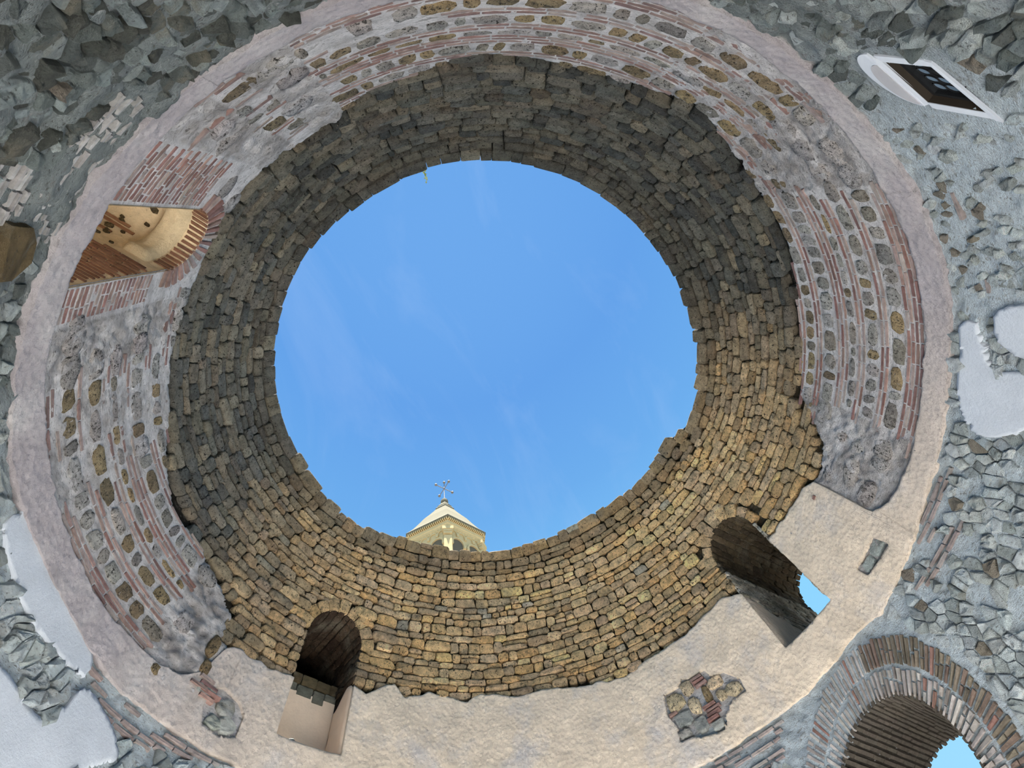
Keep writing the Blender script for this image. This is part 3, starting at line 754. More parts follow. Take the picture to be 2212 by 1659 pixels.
# --- plaster: the pink band that widens into the front, and white repairs
PATCH_HOLES = [[(4.4, 6.95), (5.4, 7.3), (8.4, 7.32), (9.8, 7.42), (11.2, 7.35), (14.6, 7.34), (15.5, 7.15), (17.6, 7.12), (19.8, 6.85), (19.5, 6.62), (16.5, 6.62), (14.4, 6.5), (12.6, 6.3), (8.2, 6.38), (7.0, 6.45), (4.4, 6.46), (5.2, 6.7)], [(49.2, 6.72), (51, 6.74), (55.4, 6.76), (56.2, 6.5), (53, 6.5), (49.6, 6.52)],
               [(-81.6, 7.12), (-80.2, 7.18), (-77, 7.12), (-75.4, 6.98), (-75.4, 6.66), (-78, 6.56), (-81.4, 6.6), (-82.3, 6.8)]]
for wn, (a, b) in WALLS.items():
    ths = np.linspace(a, b, int((b - a) / .28) + 1)
    j1 = np.array([float(vnoise(rad(nt180(t)) * 26, 2.5, .5, 21)) for t in ths]); j2 = np.array([float(vnoise(rad(nt180(t)) * 70, 2.5, .5, 22)) for t in ths])
    lo = band_lo(ths) + .035 * j1 + .015 * j2
    wide = np.clip((band_up(ths) - 6.85) * 4, 0, 1)
    up = band_up(ths) + (.025 + .03 * wide) * np.array([float(vnoise(rad(nt180(t)) * 30, 7.5, .5, 23)) for t in ths]) + .025 * j2
    nrow = 56 if wn == 'wall_front' else (40 if wn == 'wall_left' else 14)
    tt = np.linspace(0, 1, nrow)[:, None]
    TH = np.tile(ths, (nrow, 1)); SS = lo[None] * (1 - tt) + up[None] * tt
    for P in OPEN[:4] + PATCH_HOLES: TH, SS = snap(TH, SS, P, .02)
    P0 = S(TH, SS); x, y, z = P0[..., 0], P0[..., 1], P0[..., 2]
    h = .05 + .02 * fbm(x, y, z, 2.5, 3, 51) + .006 * fbm(x, y, z, 9, 2, 57) + .005 * fbm(x, y, z, 15, 1, 58)
    V = S(TH, SS, h); nc = len(ths)
    i, j = np.meshgrid(np.arange(nrow - 1), np.arange(nc - 1), indexing='ij')
    F = np.stack([i * nc + j, (i + 1) * nc + j, (i + 1) * nc + j + 1, i * nc + j + 1], -1)
    fct, fcs = (TH[:-1, :-1] + TH[1:, 1:]) / 2, (SS[:-1, :-1] + SS[1:, 1:]) / 2
    keep = np.ones(fct.shape, bool)
    for P in OPEN[:4] + PATCH_HOLES: keep &= ~inside(fct, fcs, P)
    F = F[keep][:, ::-1]
    # skirt along every open edge, running back into the wall
    E = np.concatenate([F[:, [0, 1]], F[:, [1, 2]], F[:, [2, 3]], F[:, [3, 0]]]); key = np.sort(E, 1); kk = key[:, 0].astype(np.int64) * 10 ** 7 + key[:, 1]
    u, idx, cnt = np.unique(kk, return_index=True, return_counts=True); BE = E[idx[cnt == 1]]
    bv, inv = np.unique(BE, return_inverse=True); inv = inv.reshape(BE.shape)
    V2 = S(TH.ravel()[bv], SS.ravel()[bv], -.06)
    F2 = np.stack([BE[:, 1], BE[:, 0], inv[:, 0] + V.reshape(-1, 3).shape[0], inv[:, 1] + V.reshape(-1, 3).shape[0]], -1)
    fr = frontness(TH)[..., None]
    col = srgb(190, 183, 187) * (1 - fr) + srgb(247, 230, 209) * fr  # duller away from the front: weaker light there is put into the tint
    cc = np.concatenate([col.reshape(-1, 3), col.reshape(-1, 3)[bv]])
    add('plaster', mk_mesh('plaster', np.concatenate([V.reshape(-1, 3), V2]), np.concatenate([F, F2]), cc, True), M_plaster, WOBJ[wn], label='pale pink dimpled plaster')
def poly_patch(name, wn, poly, m, tint, h0=.05, label=None):
    P = np.array(poly); st = .035
    th = np.arange(P[:, 0].min() - .5, P[:, 0].max() + .5, st / KM); s = np.arange(P[:, 1].min() - .05, P[:, 1].max() + .05, st)
    # soften the outline
    Q = []
    for i in range(len(P)):
        p, q, r_ = P[i - 1], P[i], P[(i + 1) % len(P)]
        for t in (0, .25, .5, .75):
            a = (p + q) / 2; c = (q + r_) / 2; b = q
            w = (1 - t) ** 2 * a + 2 * t * (1 - t) * b + t * t * c
            Q.append((w[0] + random.uniform(-.12, .12), w[1] + random.uniform(-.012, .012)))
    TH, SS = np.meshgrid(th, s); TH, SS = snap(TH, SS, Q, .024)
    P0 = S(TH, SS); h = h0 + .012 * fbm(P0[..., 0], P0[..., 1], P0[..., 2], 2.5, 2, 61)
    V = S(TH, SS, h).reshape(-1, 3); nr, nc = TH.shape
    i, j = np.meshgrid(np.arange(nr - 1), np.arange(nc - 1), indexing='ij')
    F = np.stack([i * nc + j, (i + 1) * nc + j, (i + 1) * nc + j + 1, i * nc + j + 1], -1)
    F = F[inside((TH[:-1, :-1] + TH[1:, 1:]) / 2, (SS[:-1, :-1] + SS[1:, 1:]) / 2, Q)][:, ::-1]
    E = np.concatenate([F[:, [0, 1]], F[:, [1, 2]], F[:, [2, 3]], F[:, [3, 0]]]); key = np.sort(E, 1); kk = key[:, 0].astype(np.int64) * 10 ** 7 + key[:, 1]
    u, idx, cnt = np.unique(kk, return_index=True, return_counts=True); BE = E[idx[cnt == 1]]
    used, inv = np.unique(np.concatenate([F.ravel(), BE.ravel()]), return_inverse=True)
    nF = inv[:F.size].reshape(F.shape); nB = inv[F.size:].reshape(BE.shape); n0 = len(used)
    V2 = S(TH.ravel()[used], SS.ravel()[used], -.08)
    F2 = np.stack([nB[:, 1], nB[:, 0], nB[:, 0] + n0, nB[:, 1] + n0], -1)
    return add(name, mk_mesh(name, np.concatenate([V[used], V2]), np.concatenate([nF, F2]), tint, True), m, WOBJ[wn], label=label)
for wn_, P_, c_ in WHITE: poly_patch('plaster_patch', wn_, P_, M_white, c_, .034, 'smooth white plaster repair')

# ------------------------------------------------------------------ doorway arch (door_1)
rad_o = np.array([math.sin(rad(33)), math.cos(rad(33)), 0])
DD = 2.3
def doorT(a, b, h=0.0):
    a, b, h = np.broadcast_arrays(np.asarray(a, float), np.asarray(b, float), np.asarray(h, float))
    Hj = DZ; ang = np.clip((a - Hj) / DR, 0, PI); r_ = DR - h
    X = r_ * np.cos(ang); z = DZ + r_ * np.sin(ang) - np.where(a < Hj, Hj - a, 0) - np.where(a > Hj + PI * DR, a - Hj - PI * DR, 0)
    th = np.radians(35) + (X + DX + DK_ * (z - 4.3)) / R
    P = np.stack([R * np.sin(th), R * np.cos(th), z], -1)
    return P + b[..., None] * rad_o
DL = 2 * DZ + PI * DR
aa = np.r_[np.linspace(0, DZ, 10), np.linspace(DZ, DZ + PI * DR, 40)[1:-1], np.linspace(DZ + PI * DR, DL, 10)]
bb = np.linspace(-.01, DD, 6)
A, B = np.meshgrid(aa, bb); V = doorT(A, B, -.012 + 0 * A).reshape(-1, 3); nc = len(aa)
i, j = np.meshgrid(np.arange(len(bb) - 1), np.arange(nc - 1), indexing='ij')
F = np.stack([i * nc + j, i * nc + j + 1, (i + 1) * nc + j + 1, (i + 1) * nc + j], -1).reshape(-1, 4)
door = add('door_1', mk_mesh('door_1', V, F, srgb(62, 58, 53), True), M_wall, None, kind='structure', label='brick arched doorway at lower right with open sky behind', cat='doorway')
D_left = [srgb(148, 143, 140), srgb(132, 126, 123), srgb(160, 156, 153)]; D_right = [srgb(118, 110, 98), srgb(100, 93, 83), srgb(112, 98, 90)]
for (r0, r1, n, off) in ((DR + .005, DR + .315, 52, 0), (DR + .335, DR + .675, 68, .5)):
    for i in range(-8, n + 4):
        a0 = PI * (i + off * .5) / n + random.uniform(-.004, .004); a1 = a0 + PI / n * random.uniform(.36, .5)
        if a1 > PI * 1.05 or a0 < -.25: continue
        am = (a0 + a1) / 2; right = am < 1.45
        q = r0 + (r1 - r0) * random.uniform(.35, .65)
        for (ra, rb) in (((r0, r1),) if random.random() < .45 else ((r0, q - .008), (q + .008, r1))):
            ra, rb = ra + random.uniform(-.006, .012), rb + random.uniform(-.012, .006) - (random.uniform(0, .05) if rb == r1 else 0)
            poly = [dpolar(ra, a0), dpolar(ra, a1), dpolar(rb, a1 + .002), dpolar(rb, a0 - .002)]
            c = random.choice(D_right if right and r0 > DR + .3 else D_left)
            if random.random() < .06: c = srgb(128, 100, 92)
            V, F = piece(S, poly, random.uniform(.014, .024) + (.018 if right else 0), .04, .2, .06)
            emit('door_1', 'brick', V, F, jit(c, .12, .03))
for i in range(46):  # soffit bricks and reveal tinted dark: underside shade put into the colour
    a0 = DZ - .2 + (PI * DR + .4) * i / 46; a1 = a0 + .052
    b = -.02 + (i % 2) * .16
    b = -.03
    first = True
    while b < DD - .05:
        d = random.uniform(.28, .36) * (.6 if first and i % 2 else 1); first = False
        b1 = min(b + d, DD + random.uniform(-.02, .06))
        V, F = piece(doorT, [(a0, b + .006), (a1, b + .006), (a1, b1 - .006), (a0, b1 - .006)], random.uniform(.015, .03), .05, .2, .04)
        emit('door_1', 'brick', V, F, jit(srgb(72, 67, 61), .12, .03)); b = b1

# ------------------------------------------------------------------ windows
def reveal(w, name, m, tint, label, D=None, b0=-.02):
    D = D or w.D
    aa = np.r_[np.linspace(0, w.Hj, 8), np.linspace(w.Hj, w.Hj + PI * w.hw, 26)[1:-1], np.linspace(w.Hj + PI * w.hw, w.L, 8)]
    bb = np.r_[b0, .3, np.linspace(.6, D, 5)]
    A, B = np.meshgrid(aa, bb); V = w.T(A, B, 0 * A - .012).reshape(-1, 3); nc = len(aa)
    i, j = np.meshgrid(np.arange(len(bb) - 1), np.arange(nc - 1), indexing='ij')
    F = np.stack([i * nc + j, i * nc + j + 1, (i + 1) * nc + j + 1, (i + 1) * nc + j], -1).reshape(-1, 4)
    return add(name, mk_mesh(name, V, F, tint, True), m, None, kind='structure', label=label, cat='window')
def slab(w, name, x0, x1, d0, d1, z0, z1, m, parent, tint, bev=.0, **kw):
    mb = MB(); P = [w.loc(x, d, z) for x in (x0, x1) for d in (d0, d1) for z in (z0, z1)]
    mb.addv(P, [(0, 1, 3, 2), (4, 6, 7, 5), (0, 4, 5, 1), (2, 3, 7, 6), (0, 2, 6, 4), (1, 5, 7, 3)])
    o = mb.build(name, m, parent, tint, **kw)
    if bev:
        bm = o.modifiers.new('bevel', 'BEVEL'); bm.width = bev; bm.segments = 2
    return o
def tunnel_patch(w, name, a0, a1, b0, b1, h, m, parent, tint, edge=None, label=None):
    na, nb = max(4, int((a1 - a0) / .05)), max(4, int((b1 - b0) / .05))
    A, B = np.meshgrid(np.linspace(a0, a1, na), np.linspace(b0, b1, nb))
    if edge: A = a0 + (A - a0) * (edge(B) if True else 1)
    P0 = w.T(A, B, 0); hh = h + .01 * fbm(P0[..., 0], P0[..., 1], P0[..., 2], 6, 2, 71)
    hh[0, :] = -.02; hh[-1, :] = -.02; hh[:, 0] = -.02; hh[:, -1] = -.02
    V = w.T(A, B, hh).reshape(-1, 3)
    i, j = np.meshgrid(np.arange(nb - 1), np.arange(na - 1), indexing='ij')
    F = np.stack([i * na + j, i * na + j + 1, (i + 1) * na + j + 1, (i + 1) * na + j], -1).reshape(-1, 4)
    return add(name, mk_mesh(name, V, F, tint, True), m, parent, label=label)
def tunnel_stones(w, parent, a0, a1, b0, b1, cols, keep=lambda a, b: True, hgt=.18):
    a = a0
    while a < a1 - .05:
        d = min(hgt * random.uniform(.75, 1.25), a1 - a); b = b0 - random.random() * .2
        while b < b1:
            l = random.uniform(.22, .46); q0, q1 = max(b, b0), min(b + l, b1)
            if q1 - q0 > .08 and keep(a + d / 2, (q0 + q1) / 2):
                V, F = piece(w.T, oct_poly(a + .008, a + d - .008, q0 + .008, q1 - .008, .16, .04), random.uniform(.01, .04), .12, .35, .05)
                emit(parent, 'tufa_stone', V, F, jit(random.choice(cols), .15))
            b += l
        a += d
# window_1: left-hand window, brick jamb and sandy vault lit by an added lamp on its sill
w = W1
w1 = reveal(w, 'window_1', M_sand, srgb(218, 198, 164), 'arched brick window on the left, its sandy vault lit warm')
slab(w, 'back_wall', -w.hw - .1, w.hw + .1, w.D, w.D + .15, w.sill - .2, w.top + .2, M_sand, w1, srgb(218, 198, 164))
slab(w, 'sill', -w.hw, w.hw, -.012, w.D, w.sill - .25, w.sill - .005, M_plaster, w1, srgb(205, 192, 188))
B_or = [srgb(124, 90, 72), srgb(114, 82, 66), srgb(134, 100, 80)]
a = .04
while a < 1.52:
    b = -.02 + random.random() * .1
    while b < .66:
        d = random.uniform(.18, .34); b1 = min(b + d, .70 - .1 * random.random())
        if b1 - b > .05:
            V, F = piece(w.T, [(a, b + .008), (a + .031, b + .008), (a + .031, b1 - .008), (a, b1 - .006)], .005, .05, .2, .03)
            emit('window_1', 'brick', V, F, jit(random.choice(B_or), .12))
        b += d
    a += .076
a = w.Hj + .02
while a < w.Hj + PI * w.hw - .04:
    V, F = piece(w.T, [(a, -.015), (a + .045, -.015), (a + .045, .17 + random.uniform(-.01, .02)), (a, .17)], .006, .05, .2, .03)
    emit('window_1', 'brick', V, F, jit(random.choice(B_or), .12)); a += .08
A0, A1 = w.Hj - .12, w.Hj + PI * w.hw + .05
tunnel_patch(w, 'plaster_arch', A0, A1, .19, .52, .11, M_sand, w1, srgb(200, 182, 150), label='smooth sandy plaster rib')
for (a0, b0, l) in ((w.Hj + .28, .62, .55), (w.Hj + .35, .72, .6), (w.Hj + .33, 1.18, .4), (w.Hj + .1, .78, .4)):
    V, F = piece(w.T, [(a0, b0), (a0 + .045, b0), (a0 + .045, b0 + l), (a0, b0 + l)], .008, .05, .2, .03)
    emit('window_1', 'brick', V, F, jit(srgb(146, 108, 82), .1))
for k in range(44):
    a0 = w.Hj + random.uniform(-.2, 1.3); b0 = random.uniform(.56, 1.5); sz = random.uniform(.05, .13)
    V, F = piece(w.T, oct_poly(a0, a0 + sz * .8, b0, b0 + sz, .3, .1), .012, .3, .5, .03)
    emit('window_1', 'stone', V, F, jit(srgb(112, 96, 70), .2))
for i in range(17):   # its radial brick arch on the wall face
    a0 = PI * (i - .2) / 17; a1 = a0 + PI / 17 * .5
    r0, r1 = w.hw + .012, w.hw + .30 + random.uniform(-.03, .02)
    if a0 < -.1: continue
    poly = [w.ts(r * math.cos(q), w.spring + r * math.sin(q)) for r, q in ((r0, a0), (r0, a1), (r1, a1), (r1, a0))]
    V, F = piece(S, poly, .03, .04, .15, .05); emit('window_1', 'brick', V, F, jit(random.choice(B_red), .12))

# window_2: blocked window left of centre, dark void (its shade tinted in) above a plastered panel
w = W2
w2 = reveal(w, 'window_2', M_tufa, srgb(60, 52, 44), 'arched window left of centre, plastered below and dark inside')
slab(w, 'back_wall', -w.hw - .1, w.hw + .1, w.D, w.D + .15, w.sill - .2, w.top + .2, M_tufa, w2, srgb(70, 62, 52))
slab(w, 'sill', -w.hw, w.hw, -.014, w.D, w.sill - .25, w.sill - .004, M_plaster, w2, srgb(206, 194, 186))
slab(w, 'panel', -w.hw, w.hw, .60, .95, w.sill - .01, 8.22, M_white, w2, srgb(228, 204, 180), label='smooth cream plaster panel')
tunnel_patch(w, 'jamb_plaster', 0, 1.25, -.01, .60, .022, M_white, w2, srgb(226, 204, 184), edge=lambda B: 1 + .12 * np.sin(B * 9), label='smooth plaster on the jamb')
x = -w.hw
for (wd, z0, z1) in ((.36, 8.20, 8.37), (.36, 8.14, 8.36), (.26, 8.10, 8.34), (.26, 8.22, 8.36)):
    slab(w, 'block', x + .006, min(x + wd - .006, w.hw), .58 + random.random() * .02, .95, z0, z1, M_lime, w2, jit(srgb(166, 164, 148), .1), .02); x += wd
x = -w.hw
for wd in (.42, .34, .30, .18):
    slab(w, 'block', x + .006, min(x + wd - .006, w.hw), .585 + random.random() * .02, .95, 8.375, 8.56 + random.uniform(-.02, .02), M_lime, w2, jit(srgb(132, 116, 88), .1), .02); x += wd
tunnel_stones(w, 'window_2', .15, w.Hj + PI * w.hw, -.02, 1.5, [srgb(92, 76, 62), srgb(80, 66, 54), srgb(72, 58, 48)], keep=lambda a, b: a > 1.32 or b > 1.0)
# window_3: deep window right of centre, sky beyond
w = W3
w3 = reveal(w, 'window_3', M_tufa, srgb(120, 112, 98), 'deep arched window on the right with blue sky beyond')
slab(w, 'sill', -w.hw, w.hw, -.014, w.D, w.sill - .25, w.sill - .004, M_plaster, w3, srgb(206, 194, 184))
na, nb = 26, 44
A, B = np.meshgrid(np.linspace(0, 1, na), np.linspace(-.01, 2.5, nb))
A = w.L - (1 - A) * (1.26 - .30 * np.clip(B, 0, 3) + .05 * np.sin(B * 7)); hh = 0 * A + .022; hh[:, 0] = -.02; hh[0] = -.02; hh[-1] = -.02
V = w.T(A, B, hh).reshape(-1, 3); i, j = np.meshgrid(np.arange(nb - 1), np.arange(na - 1), indexing='ij')
add('jamb_plaster', mk_mesh('jamb_plaster', V, np.stack([i * na + j, i * na + j + 1, (i + 1) * na + j + 1, (i + 1) * na + j], -1).reshape(-1, 4), srgb(240, 222, 202), True), M_plaster, w3, label='thin pale plaster on the jamb')
tunnel_stones(w, 'window_3', w.Hj * .2, w.L - .1, -.02, w.D + .1, [srgb(92, 80, 62), srgb(80, 70, 56), srgb(104, 92, 72)], keep=lambda a, b: w.Hj < a < w.L - 1.95, hgt=.15)  # vault stones tinted dark: the soffit's shade is in the colour
tunnel_stones(w, 'window_3', .05, w.Hj, -.02, w.D + .1, [srgb(236, 228, 212), srgb(226, 216, 198)], hgt=.16)  # hidden right jamb made pale, added to bounce light across
tunnel_stones(w, 'window_3', w.L - 1.95, w.L - .1, -.02, w.D + .1, [srgb(222, 214, 198), srgb(204, 194, 176), srgb(230, 224, 212)], keep=lambda a, b: a < w.L - 1.2 + .28 * b, hgt=.11)  # left jamb stones tinted pale: their lit look is in the colour

# window_4: small leaded window in a slanting white frame
lead_o = np.array([math.sin(rad(124.3)), math.cos(rad(124.3)), 0])
def LW(p, q, d=0.0, h=0.0):
    """p 0..1 along lintel A->D, q 0 lintel .. 1 sill, d depth behind the wall, h proud of it"""
    A_, B_, C_, D_ = (np.array(LQ[k]) for k in 'ABCD')
    t = (A_ * (1 - p) + D_ * p) * (1 - q) + (B_ * (1 - p) + C_ * p) * q
    return S(t[0], t[1], h) + d * lead_o
mb = MB()
ring = [(0, 0), (0, 1), (1, 1), (1, 0)]
for i in range(4):
    (p, q), (p2, q2) = ring[i], ring[(i + 1) % 4]
    mb.addv([LW(p, q, -.0), LW(p2, q2, -.0), LW(p2, q2, .42), LW(p, q, .42)], [(0, 1, 2, 3)])
mb.addv([LW(-.05, -.05, .42), LW(-.05, 1.05, .42), LW(1.05, 1.05, .42), LW(1.05, -.05, .42)], [(0, 1, 2, 3)])
w4 = mb.build('window_4', M_reveal, None, None, kind='structure', label='small leaded window in a slanting white frame, upper right', cat='window')
def lbar(name, p0, q0, p1, q1, p2, q2, p3, q3, h=.006, m=None, lab=None):
    P = [LW(p, q, 0, hh) for hh in (-.012, h) for p, q in ((p0, q0), (p1, q1), (p2, q2), (p3, q3))]
    MB().addv(P, [(3, 2, 1, 0), (4, 5, 6, 7), (0, 1, 5, 4), (1, 2, 6, 5), (2, 3, 7, 6), (3, 0, 4, 7)]).build(name, m or M_frame, w4, label=lab)
lbar('jamb_frame', -.16, -.02, .0, -.02, .0, 1.0, -.16, 1.0)
lbar('jamb_frame', 1.0, -.0, 1.13, -.0, 1.13, 1.02, 1.0, 1.02)
lbar('sill_frame', -.14, 1.0, 1.14, 1.0, 1.16, 1.10, -.12, 1.10, .010)
# arched head: half disc of render above the lintel with a moulded rim
P = [(.46 - .5 * math.cos(PI * k / 20) * 1.3 - .02, -.10 - .56 * math.sin(PI * k / 20)) for k in range(21)]
V = [LW(p, q, 0, hh) for hh in (-.012, .014) for p, q in P]
n = len(P); mb = MB(); mb.addv(V, [tuple(n + k for k in range(n))] + [(k, (k + 1) % n, n + (k + 1) % n, n + k) for k in range(n)]); mb.build('arched_head', M_frame, w4)
mb = MB()
lbar('lintel_frame', -.12, -.12, 1.1, -.12, 1.04, 0.0, -.06, 0.0, .005)
P = [(.54 - .5 * math.cos(PI * k / 16) * .98, -.13 - .36 * math.sin(PI * k / 16)) for k in range(17)]
V = [LW(p, q, 0, hh) for hh in (.0, .026) for p, q in P]; n = len(P)
MB().addv(V, [tuple(n + k for k in range(n))] + [(k, (k + 1) % n, n + (k + 1) % n, n + k) for k in range(n)]).build('head_panel', plain('grey_render', srgb(158, 158, 162), .9), w4, label='grey rendered half-round panel')
lbar_d = .10
mb = MB()
for (p0, p1, q0, q1) in ((0, .06, 0, 1), (.94, 1, 0, 1), (.0, 1, 0, .07), (0, 1, .93, 1)):
    P = [LW(p, q, d) for d in (lbar_d - .03, lbar_d + .05) for p, q in ((p0, q0), (p0, q1), (p1, q1), (p1, q0))]
    mb.addv(P, [(0, 1, 2, 3), (4, 7, 6, 5), (0, 4, 5, 1), (1, 5, 6, 2), (2, 6, 7, 3), (3, 7, 4, 0)])
mb.build('casement', M_lead, w4)
for r_ in range(4):
    for c_ in range(5):
        pc, qc = .06 + .88 * (c_ + .5) / 5, .07 + .86 * (r_ + .5) / 4
        ra, rb = .084, .10
        ringp = lambda k, f: (pc + ra * f * math.cos(2 * PI * k / 14), qc + rb * f * 1.15 * math.sin(2 * PI * k / 14))
        P = [LW(*ringp(k, .93), lbar_d + .012) for k in range(14)] + [LW(*ringp(k, .93), lbar_d + .02) for k in range(14)]
        pane = MB().addv(P, [tuple(range(14)), tuple(range(27, 13, -1))] + [(k, 14 + k, 14 + (k + 1) % 14, (k + 1) % 14) for k in range(14)]).build('pane', M_pane, w4)
        P = [LW(*ringp(k, f), d) for f, d in ((1.06, lbar_d + .016), (1.0, lbar_d), (.9, lbar_d), (.86, lbar_d + .014)) for k in range(14)]
        MB().addv(P, [(a * 14 + k, a * 14 + (k + 1) % 14, (a + 1) * 14 + (k + 1) % 14, (a + 1) * 14 + k) for a in range(3) for k in range(14)]).build('came', M_lead, pane)
MB().addv([LW(p, q, lbar_d + .024) for p, q in ((0, 0), (0, 1), (1, 1), (1, 0))] + [LW(p, q, lbar_d + .03) for p, q in ((0, 0), (0, 1), (1, 1), (1, 0))], [(0, 1, 2, 3), (7, 6, 5, 4)]).build('backing_glass', M_lead, w4)

flush({'tufa_stone': (M_tufa, True, 'tufa_masonry', 'smaller tufa stones of the courses'), 'brick': (M_brick, False, 'brick_masonry', 'remaining thin bricks'), 'stone': (M_block, True, 'block_masonry', 'remaining weathered blocks'), 'rubble_stone': (M_lime, False, 'rubble_masonry', 'remaining limestone rubble')})

# ------------------------------------------------------------------ floor and ground
MB().lathe([(.05, 0), (6.4, 0), (6.4, -.3), (.05, -.3)], 64, (0, 0, 0)).build('floor', M_floor, None, kind='structure', label='pale stone floor of the rotunda', cat='floor')
MB().addv([(-150, -150, -.31), (150, -150, -.31), (150, 150, -.31), (-150, 150, -.31)], [(0, 1, 2, 3)]).build('ground', M_ground, None, kind='structure', label='paved ground around the buildings', cat='ground')

# ------------------------------------------------------------------ floodlight of the dark window, and an added one in the sandy window
def floodlight(w, x, d, z, label, energy, color, lens):
    p = w.loc(x, d, z)
    t = empty('floodlight', tuple(p), label, 'lamp', (0, 0, -rad(w.thc)))
    MB().box((0, 0, .008), (.16, .12, .016)).build('bracket', M_dark, t)
    MB().lathe([(.05, .016), (.075, .03), (.08, .075), (.07, .085)], 18).build('housing', M_dark, t, smooth=False)
    MB().lathe([(.062, .082), (.062, .092), (.04, .098), (.005, .1)], 18).build('lens', lens, t, smooth=True, label='glowing white lens')
    ld = bpy.data.lights.new('floodlight_glow', 'POINT'); lo_ = bpy.data.objects.new('floodlight_glow', ld); COL.objects.link(lo_)
    ld.energy = energy; ld.color = color; ld.shadow_soft_size = .05; lo_.location = (0, 0, .15); lo_.parent = t
    return t
floodlight(W2, -.27, .10, W2.sill - .003, 'small round floodlight glowing on the sill of the dark window', 4.5, (1.0, .88, .7), M_lens)
floodlight(W1, .05, .9, W1.sill - .003, 'added unseen floodlight on the sill of the sandy window, standing in for sun glow', 13, (1.0, .86, .68), plain('added_lamp_lens', srgb(255, 220, 160), .3, 0, emit=((1, .75, .4), 3)))  # lamp added out of view to give the vault its sunlit glow

# ------------------------------------------------------------------ bell tower beyond the rim
az = rad(-24.7); tp = (CAM[0] + 40 * math.sin(az), CAM[1] + 40 * math.cos(az), -.3)
T = empty('bell_tower', tp, 'pale stone bell tower with pyramid roof and cross, seen over the rim', 'tower', (0, 0, -az))
ZO = .3
hexa = lambda r, k, z: np.array([r * math.sin(rad(3.8 + 60 * k)), -r * math.cos(rad(3.8 + 60 * k)), z + ZO])
def hexring(mb, prof):
    V = [hexa(r, k, z) for r, z in prof for k in range(6)]
    F = [(i * 6 + k, i * 6 + (k + 1) % 6, (i + 1) * 6 + (k + 1) % 6, (i + 1) * 6 + k) for i in range(len(prof) - 1) for k in range(6)]
    F += [tuple(range(5, -1, -1)), tuple((len(prof) - 1) * 6 + k for k in range(6))]
    return mb.addv(V, F)
hexring(MB(), [(5.0, -.3), (5.0, 47.3)]).build('body', M_tower, T)
hexring(MB(), [(5.76, 48.08), (5.8, 48.25), (4.9, 49.6), (4.1, 51.2), (3.3, 52.9), (2.55, 54.2), (1.9, 55.4), (1.45, 56.3)]).build('roof', M_roof, T)
hexring(MB(), [(1.5, 56.25), (1.55, 56.4), (1.15, 57.1), (1.2, 57.2), (.8, 57.9), (.6, 58.4)]).build('roof_cap', M_roof, T)
hexring(MB(), [(5.05, 46.55), (5.12, 46.6), (5.12, 46.9), (5.22, 46.95), (5.22, 47.15), (5.34, 47.25), (5.34, 47.7), (5.3, 47.75), (5.3, 48.1)]).build('cornice', M_tower, T)
dent, bead = MB(), MB()
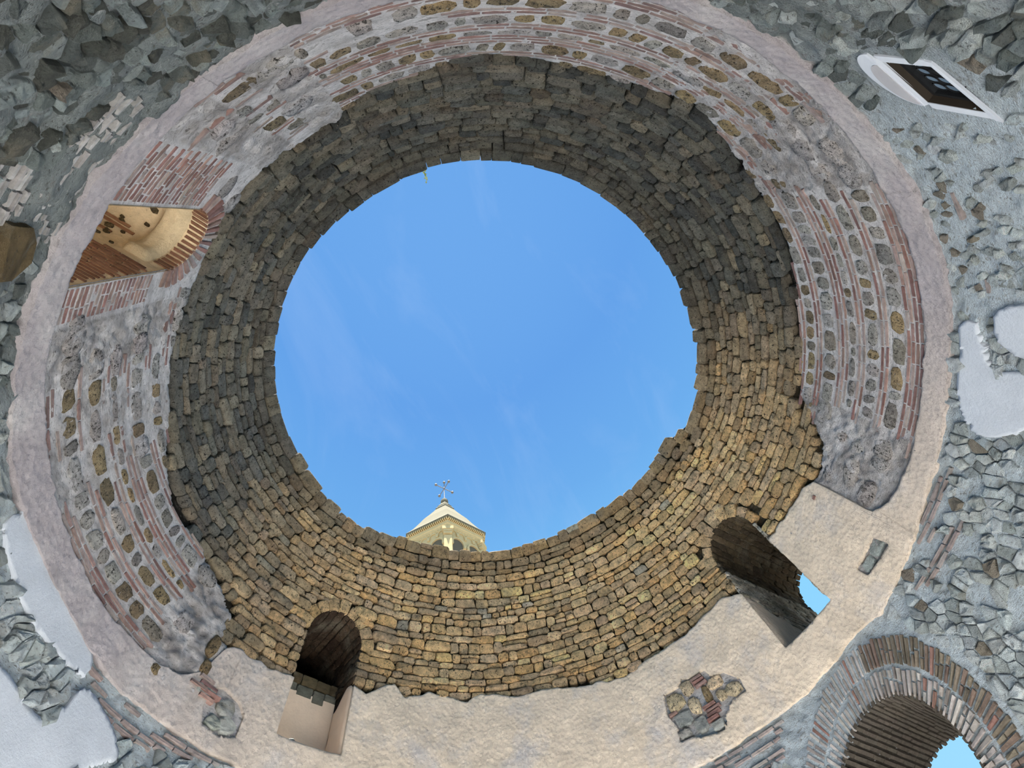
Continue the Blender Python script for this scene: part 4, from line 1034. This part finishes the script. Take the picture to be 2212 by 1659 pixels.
for k in range(6):
    p, q = hexa(5.5, k, 47.92), hexa(5.5, k + 1, 47.92); d = (q - p) / np.linalg.norm(q - p); nrm = np.array([d[1], -d[0], 0])
    def Mf(v, o): return o + v[0] * d + v[1] * nrm + v[2] * np.array([0, 0, 1.])
    n = 22
    for i in range(n):
        o = p + (q - p) * (i + .5) / n; dent.box(np.zeros(3), (.13, .36, .26), lambda v, o=o: Mf(v, o))
    p, q = hexa(5.12, k, 46.75), hexa(5.12, k + 1, 46.75)
    for i in range(13):
        o = p + (q - p) * (i + .5) / 13; bead.ball(o, .11, 8, 6)
    c = hexa(5.06, k, 0); mb = MB()
    out = c / np.linalg.norm(c[:2]); out[2] = 0; tg = np.array([-out[1], out[0], 0])
    def Mp(v, c=c): return np.array([c[0], c[1], 0]) + v[0] * tg + v[1] * out + np.array([0, 0, v[2] + ZO])
    pil = mb.box(np.array([0, 0, 40.0]), (.95, .34, 10), Mp).build('pilaster', M_tower, T)
    mb = MB()
    for (zc, hh, wd, dp) in ((46.25, .5, 1.35, .7), (45.82, .3, 1.15, .55), (45.45, .3, 1.05, .48)): mb.box(np.array([0, 0, zc]), (wd, dp, hh), Mp)
    mb.build('capital', M_tower, pil)
    # face: arcade band and two arched windows
    f0, f1 = hexa(5.0, k, 0), hexa(5.0, k + 1, 0); fm = (f0 + f1) / 2; fd = (f1 - f0) / np.linalg.norm(f1 - f0); fn = np.array([fd[1], -fd[0], 0])
    def Fc(x, y, z): return np.array([fm[0], fm[1], ZO]) + x * fd + y * fn + np.array([0, 0, z])
    for i in range(4):
        xc = (i - 1.5) * 1.16; mb = MB()
        for sgm in range(10):
            a0, a1 = PI * sgm / 10, PI * (sgm + 1) / 10
            pr = [(.42, a0), (.42, a1), (.55, a1), (.55, a0)]
            P = [Fc(xc + r_ * math.cos(a_), y_, 46.02 + r_ * math.sin(a_)) for y_ in (-.05, .14) for r_, a_ in pr]
            mb.addv(P, [(4, 5, 6, 7), (0, 1, 5, 4), (2, 3, 7, 6), (1, 2, 6, 5), (3, 0, 4, 7)])
        mb.build('arcade_arch', M_tower, T)
        if i < 3:
            mb = MB()
            for (zc, hh, wd) in ((45.92, .22, .36), (45.7, .26, .26)):
                P = [Fc(xc + .58 + sx * wd / 2, y_, zc + sz * hh / 2) for sx in (-1, 1) for y_ in (-.05, .2) for sz in (-1, 1)]
                mb.addv(P, [(0, 1, 3, 2), (4, 6, 7, 5), (0, 4, 5, 1), (2, 3, 7, 6), (0, 2, 6, 4), (1, 5, 7, 3)])
            mb.build('bracket', M_tower, T)
    for sgn in (-1, 1):
        xc = sgn * 1.12; mb = MB(); rw = .72
        P = [(rw * math.cos(PI * t / 12), 44.45 + rw * math.sin(PI * t / 12)) for t in range(13)] + [(-rw, 38.0), (rw, 38.0)]
        V = [Fc(xc + x_, .012, z_) for x_, z_ in P] + [Fc(xc + x_, -.3, z_) for x_, z_ in P]; n = len(P)
        win = mb.addv(V, [tuple(range(n)), tuple(range(2 * n - 1, n - 1, -1))] + [(t, (t + 1) % n, n + (t + 1) % n, n + t) for t in range(n)]).build('arched_window', M_towerd, T)
        mb = MB()
        for sgm in range(12):
            a0, a1 = PI * sgm / 12, PI * (sgm + 1) / 12
            P = [Fc(xc + r_ * math.cos(a_), y_, 44.45 + r_ * math.sin(a_)) for y_ in (-.05, .2) for r_, a_ in ((rw, a0), (rw, a1), (rw + .2, a1), (rw + .2, a0))]
            mb.addv(P, [(4, 5, 6, 7), (0, 1, 5, 4), (2, 3, 7, 6), (1, 2, 6, 5), (3, 0, 4, 7)])
        mb.build('arch_moulding', M_tower, win)
        for sx in (-1, 1):
            mb = MB(); P = [Fc(xc + sx * (rw + .17) + ax_ * .17, y_, z_) for ax_ in (-1, 1) for y_ in (-.05, .25) for z_ in (43.95, 44.45)]
            mb.addv(P, [(0, 1, 3, 2), (4, 6, 7, 5), (0, 4, 5, 1), (2, 3, 7, 6), (0, 2, 6, 4), (1, 5, 7, 3)])
            mb.build('impost', M_tower, win)
dent.build('dentils', M_tower, T, kind='stuff'); bead.build('beads', M_tower, T, kind='stuff')
z0 = 58.3 + ZO
MB().lathe([(.55, 0), (.6, .12), (.5, .2), (.58, .32), (.5, .42), (.58, .6), (.56, .95), (.42, 1.25), (.18, 1.42), (.08, 1.46)], 20, (0, 0, z0)).build('finial', M_roof, T, smooth=False)
cx = MB().tube((0, 0, z0 + 1.4), (0, 0, 64.4 + ZO), .07, .06).build('cross', M_metal, T)
MB().ball((0, 0, 64.5 + ZO), .21).build('ball', M_metal, cx, smooth=True)
for (x_, y_) in ((-1.23, -.75), (1.23, .75), (.7, -1.22), (-.75, 1.26)):
    MB().tube((0, 0, 62.72 + ZO), (x_, y_, 62.72 + ZO), .06).build('arm', M_metal, cx)
    MB().ball((x_ * 1.04, y_ * 1.04, 62.72 + ZO), .22).build('ball', M_metal, cx, smooth=True)

# ------------------------------------------------------------------ weed hanging from the rim
st = float(s_top(174.9)); rp0 = S(174.9, st - .02, .04)
wd = empty('hanging_weed', tuple(rp0), 'small pale weed hanging from the tufa rim', 'plant')
mb = MB()
stem = [np.array([0.0, 0, 0])]
inward = -np.array([math.sin(rad(174.9)), math.cos(rad(174.9)), 0])
for k in range(6): stem.append(stem[-1] + inward * .035 + np.array([random.uniform(-.012, .012), 0, -.045 + .008 * k]))
for p, q in zip(stem[:-1], stem[1:]): mb.tube(p, q, .004, n=5)
mb.build('stem', M_leaf, wd)
for k in range(16):
    p = stem[random.randrange(1, len(stem))]; a = random.random() * 2 * PI; l = random.uniform(.03, .06); d = np.array([math.cos(a), math.sin(a), random.uniform(-.6, .3)]); s_ = np.array([-math.sin(a), math.cos(a), 0]) * l * .35
    P = [p, p + d * l * .5 + s_, p + d * l, p + d * l * .5 - s_, p + d * l * .5 + np.array([0, 0, .006])]
    MB().addv(P, [(0, 1, 4), (1, 2, 4), (2, 3, 4), (3, 0, 4), (0, 3, 2, 1)]).build('leaf', M_leaf, wd)
